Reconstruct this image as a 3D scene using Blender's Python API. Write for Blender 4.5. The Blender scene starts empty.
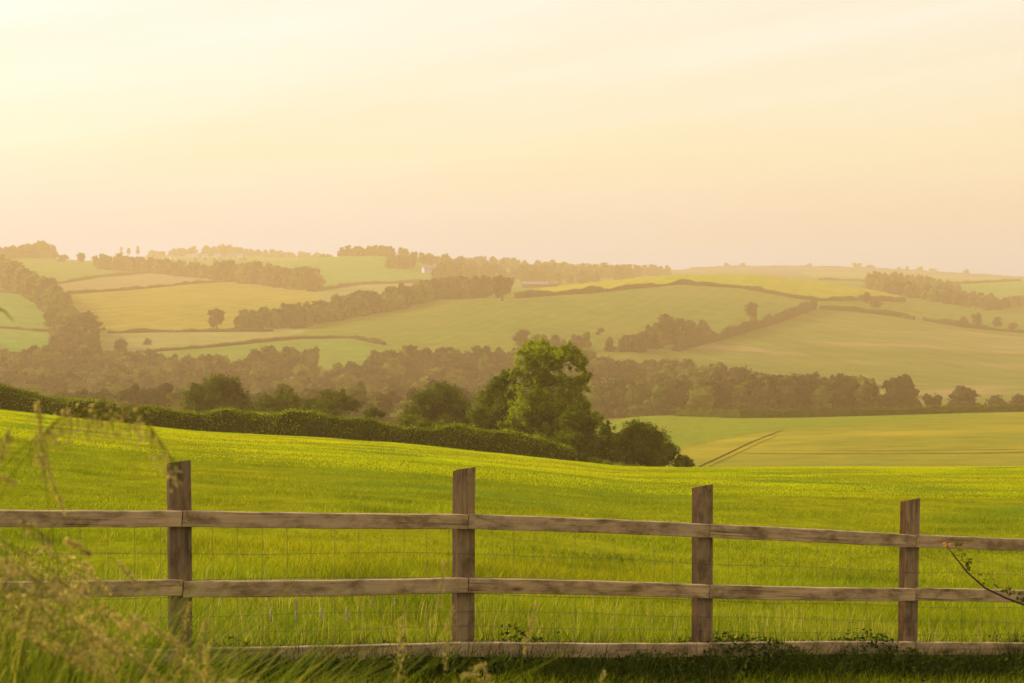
import bpy, math, random
import numpy as np
from mathutils import Vector, Matrix

R = math.radians
SC = bpy.context.scene
COL = SC.collection
rng = np.random.default_rng(7)
random.seed(7)

# ------------------------------------------------------------------ camera
F = 1422.0                    # focal length in pixels of a 1024 px wide frame
HOR = 282.0                   # row of the true horizon
TILT = math.atan((341.5 - HOR) / F)
CT, ST = math.cos(TILT), math.sin(TILT)
cam_d = bpy.data.cameras.new('camera')
cam = bpy.data.objects.new('camera', cam_d)
COL.objects.link(cam)
cam_d.sensor_width = 36.0
cam_d.lens = 36.0 * F / 1024.0
cam_d.clip_start = 0.05
cam_d.clip_end = 30000
cam.location = (0, 0, 0)
cam.rotation_euler = (R(90) - TILT, 0, 0)
cam_d.dof.use_dof = True
cam_d.dof.focus_distance = 18.0
cam_d.dof.aperture_fstop = 6.3
SC.camera = cam


def uv(px, py):
    a = (px - 512.0) / F
    b = (341.5 - py) / F
    w = CT + b * ST
    return a / w, (-ST + b * CT) / w


def pt(px, py, Y):
    u, v = uv(px, py)
    return Vector((u * Y, Y, v * Y))


# ------------------------------------------------------------------ terrain
F1 = np.array((-1.948, 8.27)); F4 = np.array((2.955, 10.53))
BAY = (F4 - F1) / 3.0


def fence_y(X):
    return 8.27 + (BAY[1] / BAY[0]) * (X + 1.948)


def fence_z(X):
    return -2.35 - 0.1163 * (np.clip(X, -60, 60) + 1.948)


CURVES = [
    (120, [(-900, 385), (-300, 396), (0, 413), (100, 424), (200, 434), (300, 440), (400, 447), (500, 457), (560, 463), (620, 469), (700, 470.5), (1024, 470.5), (1900, 480)]),
    (200, [(-900, 430), (0, 455), (300, 480), (560, 505), (700, 513), (1024, 516), (1900, 520)]),
    (265, [(-900, 440), (0, 450), (300, 465), (560, 474), (700, 473), (1024, 472), (1900, 475)]),
    (350, [(-900, 430), (0, 435), (300, 440), (560, 442), (640, 440), (700, 439), (760, 434), (850, 430), (1024, 430), (1900, 430)]),
    (470, [(-900, 430), (0, 430), (300, 434), (500, 436), (590, 424), (640, 416.5), (680, 416), (800, 417), (1024, 411), (1900, 408)]),
    (600, [(-900, 424), (0, 424), (300, 427), (500, 427), (620, 416), (700, 414), (1024, 408), (1900, 405)]),
    (760, [(-900, 392), (0, 393), (300, 396), (512, 396), (700, 391), (850, 397), (1024, 398), (1900, 398)]),
    (900, [(-900, 350), (0, 354), (300, 360), (512, 354), (620, 357), (700, 364), (850, 374), (1024, 380), (1900, 384)]),
    (1050, [(-900, 326), (0, 332), (150, 337), (300, 335), (512, 327), (620, 332), (700, 339), (850, 346), (1024, 354), (1900, 360)]),
    (1250, [(-900, 296), (0, 301), (150, 309), (300, 311), (450, 302), (600, 299), (700, 306), (800, 314), (900, 322), (1024, 333), (1900, 340)]),
    (1550, [(-900, 275), (0, 281), (150, 285), (300, 292), (450, 291), (520, 291), (600, 281), (680, 274), (760, 275), (850, 286), (900, 297), (1024, 312), (1900, 322)]),
    (1800, [(-900, 262), (0, 267), (150, 276), (300, 278), (400, 281), (520, 287), (600, 286), (680, 283), (760, 283), (850, 287), (900, 290), (1024, 297), (1900, 305)]),
    (2150, [(-900, 252), (0, 256), (60, 258), (120, 264), (200, 268), (300, 259), (330, 256), (400, 256), (470, 271), (560, 277), (680, 279), (760, 279), (900, 281), (1024, 281), (1900, 284)]),
    (2600, [(-900, 262), (0, 263), (150, 262), (200, 259), (330, 262), (480, 265), (560, 270), (640, 275), (760, 274), (860, 275), (960, 278), (1024, 279), (1900, 280)]),
    (3400, [(-900, 268), (0, 266), (150, 257), (185, 254), (240, 253), (300, 257), (400, 264), (560, 276), (640, 272), (720, 267), (850, 267.5), (950, 273), (1024, 278), (1900, 280)]),
    (4600, [(-900, 300), (1900, 300)]),
]
_U = np.linspace((-1100 - 512) / F, (2100 - 512) / F, 3200)


def _smooth(a, s):
    k = np.exp(-0.5 * (np.arange(-4 * s, 4 * s + 1) / s) ** 2)
    k /= k.sum()
    p = np.pad(a, 4 * s, mode='edge')
    return np.convolve(p, k, 'valid')


_KY, _KV = [], []
for Yc, pts in CURVES:
    pu = np.array([uv(px, py)[0] for px, py in pts])
    pv = np.array([uv(px, py)[1] for px, py in pts])
    s = 10 if Yc < 200 else 16
    _KY.append(Yc)
    _KV.append(_smooth(np.interp(_U, pu, pv), s))
_KY = np.array(_KY, float)
_KV = np.array(_KV)


def vnoise(x, y, seed=0):
    """smooth value noise, -1..1"""
    xi = np.floor(x).astype(np.int64); yi = np.floor(y).astype(np.int64)
    xf = x - xi; yf = y - yi
    xf = xf * xf * (3 - 2 * xf); yf = yf * yf * (3 - 2 * yf)

    def h(a, b):
        n = (a * 374761393 + b * 668265263 + seed * 1442695041) & 0x7fffffff
        n = ((n ^ (n >> 13)) * 1274126177) & 0x7fffffff
        return ((n ^ (n >> 16)) & 0xffff) / 32767.5 - 1.0
    return (h(xi, yi) * (1 - xf) + h(xi + 1, yi) * xf) * (1 - yf) + (h(xi, yi + 1) * (1 - xf) + h(xi + 1, yi + 1) * xf) * yf


def near_z(X, Y):
    Yf = fence_y(X)
    z = fence_z(X) + 0.104 * (Yf - np.maximum(Y, -3.0))
    return z + 0.035 * vnoise(X * 0.9, Y * 0.9, 3)


def zt(X, Y):
    X = np.atleast_1d(np.asarray(X, float)); Y = np.atleast_1d(np.asarray(Y, float))
    X, Y = np.broadcast_arrays(X, Y)
    X = X.ravel(); Y = Y.ravel()
    out = near_z(X, Y)
    Yf = fence_y(X)
    m = Y > np.maximum(Yf, 3.0)
    if m.any():
        x = X[m]; y = Y[m]
        u = np.clip(x / y, _U[0], _U[-1])
        iu = (u - _U[0]) / (_U[1] - _U[0])
        i0 = np.clip(np.floor(iu).astype(int), 0, len(_U) - 2)
        fr = iu - i0
        K = len(_KY) + 1
        ky = np.empty((K, len(x))); kz = np.empty((K, len(x)))
        # the point where this bearing crosses the fence line
        slope = BAY[1] / BAY[0]
        yf = np.clip((8.27 + slope * 1.948) / np.maximum(1 - slope * u, 0.3), 3, 30)
        ky[0] = yf; kz[0] = near_z(u * yf, yf)
        for k in range(K - 1):
            ky[k + 1] = _KY[k]
            kz[k + 1] = (_KV[k][i0] * (1 - fr) + _KV[k][i0 + 1] * fr) * _KY[k]
        h = ky[1:] - ky[:-1]
        d = (kz[1:] - kz[:-1]) / h
        ms = np.empty_like(kz)
        ms[0] = d[0]; ms[-1] = d[-1]
        w1 = 2 * h[1:] + h[:-1]; w2 = h[1:] + 2 * h[:-1]
        with np.errstate(divide='ignore', invalid='ignore'):
            hm = (w1 + w2) / (w1 / d[:-1] + w2 / d[1:])
        ms[1:-1] = np.where(d[:-1] * d[1:] > 0, hm, 0.0)
        seg = np.clip((y[None, :] >= ky[1:-1]).sum(0), 0, K - 2)
        ar = np.arange(len(x))
        y0 = ky[seg, ar]; hh = h[seg, ar]
        t = np.clip((y - y0) / hh, 0, 1.3)
        t2 = t * t; t3 = t2 * t
        z = (2 * t3 - 3 * t2 + 1) * kz[seg, ar] + (t3 - 2 * t2 + t) * hh * ms[seg, ar] + (-2 * t3 + 3 * t2) * kz[seg + 1, ar] + (t3 - t2) * hh * ms[seg + 1, ar]
        amp = np.clip((y - 10) / 60, 0, 1) * 0.10 + np.clip((y - 700) / 800, 0, 1) * 0.7
        z = z + amp * vnoise(x / (6 + y * 0.05), y / (6 + y * 0.05), 5)
        out[m] = z
    return out


def ground(x, y):
    return float(zt(x, y)[0])


def at(px, py, y0=600.0, y1=4300.0):
    """The terrain point seen at a pixel, starting the search y0 metres out."""
    u, v = uv(px, py)
    ys = np.geomspace(y0, y1, 1500)
    zs = zt(u * ys, ys)
    d = zs / ys - v
    ix = np.nonzero(d >= 0)[0]
    i = int(ix[0]) if len(ix) else int(np.argmax(d))
    if len(ix) and i > 0:
        t = -d[i - 1] / (d[i] - d[i - 1])
        y = ys[i - 1] + t * (ys[i] - ys[i - 1])
    else:
        y = ys[i]
    return Vector((u * y, y, ground(u * y, y)))


# ------------------------------------------------------------------ helpers
def tag(o, label=None, cat=None, group=None, kind=None):
    if label: o['label'] = label
    if cat: o['category'] = cat
    if group: o['group'] = group
    if kind: o['kind'] = kind
    return o


def link(name, me, parent=None):
    o = bpy.data.objects.new(name, me)
    COL.objects.link(o)
    if parent is not None:
        o.parent = parent
    return o


def empty(name, loc, rz=0.0):
    o = bpy.data.objects.new(name, None)
    COL.objects.link(o)
    o.location = loc
    o.rotation_euler = (0, 0, rz)
    o.empty_display_size = 0.2
    return o


def mesh_np(name, verts, faces, mats, smooth=False, midx=None):
    """verts Nx3, faces MxK (K = 3 or 4, one K per mesh)"""
    verts = np.asarray(verts, np.float32); faces = np.asarray(faces, np.int32)
    me = bpy.data.meshes.new(name)
    n, k = faces.shape
    me.vertices.add(len(verts)); me.vertices.foreach_set('co', verts.ravel())
    me.loops.add(n * k); me.loops.foreach_set('vertex_index', faces.ravel())
    me.polygons.add(n)
    me.polygons.foreach_set('loop_start', np.arange(0, n * k, k, dtype=np.int32))
    me.polygons.foreach_set('loop_total', np.full(n, k, np.int32))
    if midx is not None:
        me.polygons.foreach_set('material_index', np.asarray(midx, np.int32))
    me.polygons.foreach_set('use_smooth', np.full(n, smooth))
    for m in (mats if isinstance(mats, (list, tuple)) else [mats]):
        me.materials.append(m)
    me.update(calc_edges=True)
    return me


class MB:
    """collects quads/tris; builds one mesh"""
    def __init__(s):
        s.v = []; s.f = []; s.m = []

    def add(s, verts, faces, mi=0):
        b = len(s.v)
        s.v.extend([tuple(p) for p in verts])
        s.f.extend([tuple(i + b for i in f) for f in faces])
        s.m.extend([mi] * len(faces))

    def box(s, c, size, rot=None, mi=0):
        hx, hy, hz = (d / 2 for d in size)
        vs = [Vector((x, y, z)) for x in (-hx, hx) for y in (-hy, hy) for z in (-hz, hz)]
        if rot is not None: vs = [rot @ v for v in vs]
        c = Vector(c)
        s.add([v + c for v in vs], [(0, 1, 3, 2), (4, 6, 7, 5), (0, 4, 5, 1), (2, 3, 7, 6), (0, 2, 6, 4), (1, 5, 7, 3)], mi)

    def tube(s, pts, radii, n=6, mi=0, cap=True):
        pts = [Vector(p) for p in pts]
        if not hasattr(radii, '__len__'): radii = [radii] * len(pts)
        rings = []
        ref = Vector((0.31, 0.17, 0.93))
        for i, p in enumerate(pts):
            t = (pts[min(i + 1, len(pts) - 1)] - pts[max(i - 1, 0)]).normalized()
            if abs(t.dot(ref)) > 0.97: ref = Vector((1, 0.1, 0))
            a = t.cross(ref).normalized(); b = t.cross(a)
            rings.append([p + (a * math.cos(2 * math.pi * j / n) + b * math.sin(2 * math.pi * j / n)) * radii[i] for j in range(n)])
        vs = [v for r in rings for v in r]
        fs = []
        for i in range(len(pts) - 1):
            for j in range(n):
                k = (j + 1) % n
                fs.append((i * n + j, i * n + k, (i + 1) * n + k, (i + 1) * n + j))
        if cap:
            fs.append(tuple(range(n - 1, -1, -1)))
            fs.append(tuple((len(pts) - 1) * n + j for j in range(n)))
        s.add(vs, fs, mi)

    def build(s, name, mats, parent=None, smooth=False, org=None):
        me = bpy.data.meshes.new(name)
        v = s.v if org is None else [(a - org[0], b - org[1], c - org[2]) for a, b, c in s.v]
        me.from_pydata(v, [], s.f)
        for m in (mats if isinstance(mats, (list, tuple)) else [mats]):
            me.materials.append(m)
        me.polygons.foreach_set('material_index', s.m)
        me.polygons.foreach_set('use_smooth', [smooth] * len(s.f))
        me.update()
        return link(name, me, parent)


# ------------------------------------------------------------------ materials
def new_mat(name):
    m = bpy.data.materials.new(name); m.use_nodes = True
    nt = m.node_tree; nt.nodes.clear()
    out = nt.nodes.new('ShaderNodeOutputMaterial')
    return m, nt, out


def N(nt, t, **kw):
    n = nt.nodes.new(t)
    for k, v in kw.items():
        if k in ('loc',): continue
        setattr(n, k, v)
    return n


def noise(nt, vec, scale, detail=3.0, rough=0.55, dist=0.0):
    n = N(nt, 'ShaderNodeTexNoise')
    n.inputs['Scale'].default_value = scale; n.inputs['Detail'].default_value = detail
    n.inputs['Roughness'].default_value = rough; n.inputs['Distortion'].default_value = dist
    nt.links.new(vec, n.inputs['Vector'])
    return n.outputs['Fac']


def ramp(nt, fac, stops):
    r = N(nt, 'ShaderNodeValToRGB')
    els = r.color_ramp.elements
    while len(els) < len(stops): els.new(0.5)
    for e, (p, c) in zip(els, stops):
        e.position = p; e.color = (*c, 1) if len(c) == 3 else c
    nt.links.new(fac, r.inputs['Fac'])
    return r.outputs['Color']


def mixc(nt, fac, a, b, blend='MIX'):
    m = N(nt, 'ShaderNodeMix', data_type='RGBA', blend_type=blend)
    if hasattr(fac, 'is_linked'): nt.links.new(fac, m.inputs[0])
    else: m.inputs[0].default_value = fac
    for s, v in ((m.inputs[6], a), (m.inputs[7], b)):
        if hasattr(v, 'is_linked'): nt.links.new(v, s)
        else: s.default_value = (*v, 1)
    return m.outputs[2]


def mapping(nt, vec, scale, rot=(0, 0, 0)):
    m = N(nt, 'ShaderNodeMapping')
    m.inputs['Scale'].default_value = scale
    m.inputs['Rotation'].default_value = rot
    nt.links.new(vec, m.inputs['Vector'])
    return m.outputs['Vector']


def leafy(nt, out, col, trans=0.45, tcol=None, rough=0.75, spec=0.02, bump=None):
    p = N(nt, 'ShaderNodeBsdfPrincipled')
    p.inputs['Roughness'].default_value = rough
    p.inputs['Specular IOR Level'].default_value = spec
    nt.links.new(col, p.inputs['Base Color'])
    if bump is not None: nt.links.new(bump, p.inputs['Normal'])
    if trans <= 0:
        nt.links.new(p.outputs[0], out.inputs['Surface']); return
    t = N(nt, 'ShaderNodeBsdfTranslucent')
    nt.links.new(tcol if tcol is not None else col, t.inputs['Color'])
    mx = N(nt, 'ShaderNodeMixShader'); mx.inputs[0].default_value = trans
    nt.links.new(p.outputs[0], mx.inputs[1]); nt.links.new(t.outputs[0], mx.inputs[2])
    nt.links.new(mx.outputs[0], out.inputs['Surface'])


def foliage(name, c1, c2, c3=None, trans=0.45, scale=0.5, tmul=(1.5, 1.45, 0.8), lo=0.7, hi=1.25, wide=0.0):
    m, nt, out = new_mat(name)
    g = N(nt, 'ShaderNodeNewGeometry')
    tc = N(nt, 'ShaderNodeTexCoord')
    rnd = g.outputs['Random Per Island']
    a = ramp(nt, rnd, [(0.0, c1), (0.75, c2), (1.0, c3 or c2)])
    nz = noise(nt, tc.outputs['Object'], scale, 3)
    v = ramp(nt, nz, [(0.3, (lo, lo * 1.03, lo)), (0.7, (hi, hi * 0.96, hi * 0.9))])
    col = mixc(nt, 1.0, a, v, 'MULTIPLY')
    if wide:
        wn = noise(nt, tc.outputs['Object'], wide, 3, 0.6)
        col = mixc(nt, 1.0, col, ramp(nt, wn, [(0.35, (0.74, 0.92, 1.0)), (0.65, (1.10, 1.06, 0.95))]), 'MULTIPLY')
    tcol = mixc(nt, 1.0, col, tmul, 'MULTIPLY')
    leafy(nt, out, col, trans, tcol)
    return m


def field_mat(name, c1, c2, scale=0.03, fine=0.6, stripe=None, bump=0.3, trans=0.0, c3=None, stretch=(1, 1, 1)):
    """A sown or grazed field: broad patches, fine mottling, optional drill rows (angle, spacing, depth)."""
    m, nt, out = new_mat(name)
    tc = N(nt, 'ShaderNodeTexCoord')
    vec = mapping(nt, tc.outputs['Object'], stretch)
    big = noise(nt, vec, scale, 4, 0.6, 0.6)
    col = ramp(nt, big, [(0.32, c1), (0.68, c2)])
    sm = noise(nt, vec, fine, 5, 0.65)
    col = mixc(nt, 1.0, col, ramp(nt, sm, [(0.3, (0.72, 0.74, 0.7)), (0.7, (1.22, 1.2, 1.15))]), 'MULTIPLY')
    if c3:
        pn = noise(nt, vec, scale * 2.7, 3, 0.5, 1.0)
        col = mixc(nt, ramp(nt, pn, [(0.52, (0, 0, 0)), (0.66, (1, 1, 1))]), col, c3)
    if stripe:
        ang, spacing, depth = stripe
        mv = mapping(nt, tc.outputs['Object'], (1, 1, 1), (0, 0, ang))
        w = N(nt, 'ShaderNodeTexWave', wave_type='BANDS', bands_direction='X', wave_profile='SIN')
        w.inputs['Scale'].default_value = 0.314 / spacing * 1.0
        w.inputs['Distortion'].default_value = 3.0; w.inputs['Detail'].default_value = 2
        w.inputs['Detail Scale'].default_value = 0.4
        nt.links.new(mv, w.inputs['Vector'])
        col = mixc(nt, 1.0, col, ramp(nt, w.outputs['Fac'], [(0.0, (1 - depth,) * 3), (0.6, (1, 1, 1))]), 'MULTIPLY')
    b = N(nt, 'ShaderNodeBump'); b.inputs['Strength'].default_value = bump; b.inputs['Distance'].default_value = 0.3
    nt.links.new(sm, b.inputs['Height'])
    leafy(nt, out, col, trans, None, 0.9, 0.0, b.outputs[0])
    return m


def plain(name, c, rough=0.7, var=0.2, scale=3.0, metal=0.0):
    m, nt, out = new_mat(name)
    tc = N(nt, 'ShaderNodeTexCoord')
    nz = noise(nt, tc.outputs['Object'], scale, 4)
    col = mixc(nt, 1.0, c, ramp(nt, nz, [(0.3, (1 - var,) * 3), (0.7, (1 + var,) * 3)]), 'MULTIPLY')
    p = N(nt, 'ShaderNodeBsdfPrincipled')
    p.inputs['Roughness'].default_value = rough; p.inputs['Metallic'].default_value = metal
    p.inputs['Specular IOR Level'].default_value = 0.25
    nt.links.new(col, p.inputs['Base Color'])
    nt.links.new(p.outputs[0], out.inputs['Surface'])
    return m


def wood_mat(name, light, dark, stain, axis='X'):
    m, nt, out = new_mat(name)
    tc = N(nt, 'ShaderNodeTexCoord'); oi = N(nt, 'ShaderNodeObjectInfo')
    off = N(nt, 'ShaderNodeVectorMath', operation='MULTIPLY_ADD')
    nt.links.new(oi.outputs['Random'], off.inputs[0])
    off.inputs[1].default_value = (37, 91, 53)
    nt.links.new(tc.outputs['Object'], off.inputs[2])
    sc = (0.9, 14, 14) if axis == 'X' else (14, 14, 0.9)
    v = mapping(nt, off.outputs[0], sc)
    grain = noise(nt, v, 3.2, 6, 0.65, 0.9)
    col = ramp(nt, grain, [(0.28, dark), (0.5, light), (0.72, tuple(min(1, x * 1.22) for x in light))])
    patch = noise(nt, mapping(nt, off.outputs[0], (1.4, 4, 4) if axis == 'X' else (4, 4, 1.4)), 1.8, 4, 0.6)
    col = mixc(nt, ramp(nt, patch, [(0.48, (0, 0, 0)), (0.7, (0.75,) * 3)]), col, stain)
    # knots
    kv = mapping(nt, off.outputs[0], (2.6, 9, 9) if axis == 'X' else (9, 9, 2.6))
    vo = N(nt, 'ShaderNodeTexVoronoi'); vo.inputs['Scale'].default_value = 1.0
    nt.links.new(kv, vo.inputs['Vector'])
    kn = ramp(nt, vo.outputs['Distance'], [(0.06, (1, 1, 1)), (0.2, (0, 0, 0))])
    col = mixc(nt, kn, col, tuple(x * 0.45 for x in dark))
    # drying cracks along the grain, grey weathering, green damp
    cr = noise(nt, mapping(nt, off.outputs[0], (0.5, 30, 30) if axis == 'X' else (30, 30, 0.5)), 3.0, 3, 0.5, 0.3)
    col = mixc(nt, ramp(nt, cr, [(0.60, (0, 0, 0)), (0.66, (0.8,) * 3)]), col, tuple(x * 0.35 for x in dark))
    gr = noise(nt, mapping(nt, off.outputs[0], (0.8, 2.5, 2.5) if axis == 'X' else (2.5, 2.5, 0.8)), 1.3, 5, 0.65)
    col = mixc(nt, ramp(nt, gr, [(0.42, (0, 0, 0)), (0.62, (0.6,) * 3)]), col, tuple(0.85 * x + 0.15 * light[1] for x in light))
    st = noise(nt, mapping(nt, off.outputs[0], (5, 11, 11) if axis == 'X' else (11, 11, 5)), 1.0, 5, 0.7, 0.2)
    col = mixc(nt, 1.0, col, ramp(nt, st, [(0.36, (0.50, 0.47, 0.43)), (0.56, (1.10, 1.10, 1.10))]), 'MULTIPLY')
    p = N(nt, 'ShaderNodeBsdfPrincipled'); p.inputs['Roughness'].default_value = 0.82
    p.inputs['Specular IOR Level'].default_value = 0.15
    nt.links.new(col, p.inputs['Base Color'])
    b = N(nt, 'ShaderNodeBump'); b.inputs['Strength'].default_value = 0.5; b.inputs['Distance'].default_value = 0.004
    nt.links.new(grain, b.inputs['Height']); nt.links.new(b.outputs[0], p.inputs['Normal'])
    nt.links.new(p.outputs[0], out.inputs['Surface'])
    return m


M = {}
M['meadow'] = field_mat('meadow', (0.16, 0.17, 0.006), (0.24, 0.22, 0.006), 0.035, 1.2, bump=0.5, c3=(0.11, 0.15, 0.008), stretch=(1, 0.6, 1))
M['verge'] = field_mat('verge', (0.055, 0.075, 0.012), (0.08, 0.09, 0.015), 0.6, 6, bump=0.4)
M['pale_green'] = field_mat('pale_green', (0.14, 0.175, 0.016), (0.19, 0.19, 0.018), 0.02, 0.3)
M['barley'] = field_mat('barley', (0.15, 0.165, 0.02), (0.30, 0.22, 0.02), 0.011, 0.25, c3=(0.32, 0.235, 0.02), stretch=(0.35, 1, 1))
M['valley'] = field_mat('valley', (0.09, 0.11, 0.02), (0.12, 0.13, 0.02), 0.02, 0.2)
M['green_a'] = field_mat('green_a', (0.11, 0.165, 0.025), (0.16, 0.18, 0.03), 0.006, 0.06)
M['fresh'] = field_mat('fresh', (0.09, 0.19, 0.03), (0.15, 0.20, 0.035), 0.006, 0.06, stripe=(R(-30), 14, 0.10))
M['tan'] = field_mat('tan', (0.24, 0.16, 0.065), (0.28, 0.18, 0.07), 0.008, 0.06)
M['ochre'] = field_mat('ochre', (0.22, 0.175, 0.025), (0.32, 0.225, 0.03), 0.008, 0.05, stripe=(R(25), 20, 0.14))
M['pale'] = field_mat('pale', (0.20, 0.18, 0.05), (0.25, 0.20, 0.06), 0.008, 0.06)
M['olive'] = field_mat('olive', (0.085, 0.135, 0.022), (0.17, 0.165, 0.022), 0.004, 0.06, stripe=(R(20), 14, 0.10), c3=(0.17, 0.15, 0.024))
M['gold'] = field_mat('gold', (0.27, 0.24, 0.016), (0.36, 0.27, 0.02), 0.006, 0.05, stripe=(R(15), 16, 0.10))
M['drygreen'] = field_mat('drygreen', (0.105, 0.13, 0.022), (0.18, 0.16, 0.03), 0.005, 0.05, c3=(0.27, 0.18, 0.06), stripe=(R(-25), 22, 0.10), stretch=(0.5, 1, 1))
M['dull'] = field_mat('dull', (0.13, 0.10, 0.06), (0.16, 0.12, 0.07), 0.004, 0.04)

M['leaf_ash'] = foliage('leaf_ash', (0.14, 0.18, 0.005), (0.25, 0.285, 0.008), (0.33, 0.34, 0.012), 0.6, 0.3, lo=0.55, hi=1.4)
M['leaf_dark'] = foliage('leaf_dark', (0.058, 0.085, 0.004), (0.115, 0.145, 0.005), (0.20, 0.22, 0.008), 0.5, 0.5)
M['leaf_mid'] = foliage('leaf_mid', (0.055, 0.078, 0.005), (0.10, 0.125, 0.006), (0.15, 0.16, 0.008), 0.45, 0.4)
M['leaf_hedge'] = foliage('leaf_hedge', (0.07, 0.10, 0.004), (0.15, 0.185, 0.005), (0.30, 0.31, 0.010), 0.45, 0.5)
M['leaf_far'] = foliage('leaf_far', (0.035, 0.036, 0.012), (0.055, 0.052, 0.014), (0.075, 0.065, 0.016), 0.25, 0.08)
M['leaf_far_green'] = foliage('leaf_far_green', (0.06, 0.082, 0.012), (0.095, 0.12, 0.014), (0.12, 0.135, 0.016), 0.3, 0.08)
M['leaf_far_pale'] = foliage('leaf_far_pale', (0.10, 0.11, 0.016), (0.14, 0.15, 0.018), (0.17, 0.17, 0.02), 0.3, 0.08)
M['leaf_far_dark'] = foliage('leaf_far_dark', (0.02, 0.024, 0.009), (0.034, 0.036, 0.01), (0.05, 0.05, 0.012), 0.2, 0.08)
FARS = ['leaf_far', 'leaf_far_green', 'leaf_far_pale', 'leaf_far_dark']
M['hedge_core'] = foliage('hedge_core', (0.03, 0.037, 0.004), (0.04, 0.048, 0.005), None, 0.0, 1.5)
M['bark'] = plain('bark', (0.07, 0.055, 0.035), 0.9, 0.3, 6)
M['blade'] = foliage('blade', (0.155, 0.185, 0.005), (0.23, 0.24, 0.007), (0.40, 0.32, 0.03), 0.5, 0.5, lo=0.62, hi=1.3, wide=0.11)
M['blade_far'] = foliage('blade_far', (0.40, 0.395, 0.004), (0.45, 0.44, 0.005), (0.47, 0.445, 0.006), 0.5, 0.22, lo=0.75, hi=1.15, wide=0.05)
M['nettle'] = foliage('nettle', (0.022, 0.034, 0.005), (0.04, 0.055, 0.007), (0.06, 0.07, 0.01), 0.3, 1.2)  # backlit self-shadow of the fence-foot growth is put into this darker colour
M['tall'] = foliage('tall', (0.07, 0.105, 0.006), (0.17, 0.20, 0.012), (0.34, 0.28, 0.06), 0.45, 1.5)
M['straw'] = foliage('straw', (0.30, 0.23, 0.07), (0.42, 0.33, 0.12), (0.52, 0.42, 0.18), 0.4, 4)
M['bramble_leaf'] = foliage('bramble_leaf', (0.05, 0.06, 0.01), (0.09, 0.085, 0.012), None, 0.4, 4)
M['orange_leaf'] = foliage('orange_leaf', (0.45, 0.14, 0.02), (0.5, 0.22, 0.03), None, 0.4, 4)
M['stem'] = plain('stem', (0.06, 0.03, 0.02), 0.7, 0.2, 20)
M['rail'] = wood_mat('rail', (0.385, 0.262, 0.138), (0.20, 0.128, 0.062), (0.26, 0.19, 0.065), 'X')
M['post'] = wood_mat('post', (0.225, 0.148, 0.075), (0.10, 0.065, 0.038), (0.17, 0.125, 0.05), 'Z')
M['post_dark'] = wood_mat('post_dark', (0.17, 0.112, 0.060), (0.085, 0.054, 0.028), (0.12, 0.09, 0.035), 'Z')
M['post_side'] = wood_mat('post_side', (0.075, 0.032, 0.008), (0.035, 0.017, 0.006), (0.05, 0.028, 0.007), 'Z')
M['wire'] = plain('wire', (0.14, 0.11, 0.08), 0.55, 0.2, 8, 0.6)
M['wool'] = plain('wool', (0.40, 0.32, 0.16), 0.95, 0.15, 40)
M['plaster'] = plain('plaster', (0.52, 0.46, 0.40), 0.9, 0.08, 0.5)
M['slate'] = plain('slate', (0.24, 0.20, 0.20), 0.8, 0.15, 0.4)
M['sheet_roof'] = plain('sheet_roof', (0.20, 0.145, 0.13), 0.7, 0.1, 0.3)
M['glass'] = plain('glass', (0.04, 0.045, 0.05), 0.15, 0.1, 1)
M['timber_dark'] = plain('timber_dark', (0.07, 0.05, 0.035), 0.9, 0.2, 1)
M['white'] = plain('white', (0.55, 0.52, 0.46), 0.5, 0.08, 2)
M['rut'] = field_mat('rut', (0.03, 0.03, 0.006), (0.05, 0.048, 0.008), 0.05, 0.8)

# ------------------------------------------------------------------ ground sheets
ucols = np.concatenate([np.linspace((-1050 - 512) / F, (-140 - 512) / F, 60)[:-1],
                        np.linspace((-140 - 512) / F, (1164 - 512) / F, 600),
                        np.linspace((1164 - 512) / F, (2050 - 512) / F, 60)[1:]])
yrows = np.concatenate([np.arange(-60, 0, 6.0), np.arange(0, 12, 0.4), np.geomspace(12, 110, 100), np.arange(111, 150, 1.0),
                        np.geomspace(150, 600, 130), np.geomspace(603, 2700, 260), np.geomspace(2720, 4600, 50)])
UU, YY = np.meshgrid(ucols, yrows)
XX = UU * np.hypot(YY, 8.0)
ZZ = zt(XX, YY).reshape(XX.shape)
nr, nc = XX.shape
V = np.stack([XX, YY, ZZ], -1).reshape(-1, 3)
ii = np.arange(nr * nc).reshape(nr, nc)
Q = np.stack([ii[:-1, :-1], ii[:-1, 1:], ii[1:, 1:], ii[1:, :-1]], -1).reshape(-1, 4)
C = V[Q].mean(1)
# pixel each face centre falls on
den = C[:, 1] * CT - C[:, 2] * ST
den = np.where(den > 0.1, den, 0.1)
PX = np.clip(512 + F * C[:, 0] / den, -5, 1029)
PY = 341.5 - F * (C[:, 1] * ST + C[:, 2] * CT) / den
Yc = C[:, 1]


def inside(poly):
    p = np.array(poly, float)
    r = np.zeros(len(PX), bool)
    j = len(p) - 1
    for i in range(len(p)):
        xi, yi = p[i]; xj, yj = p[j]
        with np.errstate(divide='ignore', invalid='ignore'):
            c = ((yi > PY) != (yj > PY)) & (PX < (xj - xi) * (PY - yi) / (yj - yi) + xi)
        r ^= c
        j = i
    return r


reg = np.full(len(C), -1)
REG = []


def region(name, mat, label, mask):
    k = len(REG)
    REG.append((name, mat, label))
    reg[(reg < 0) & mask] = k


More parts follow.
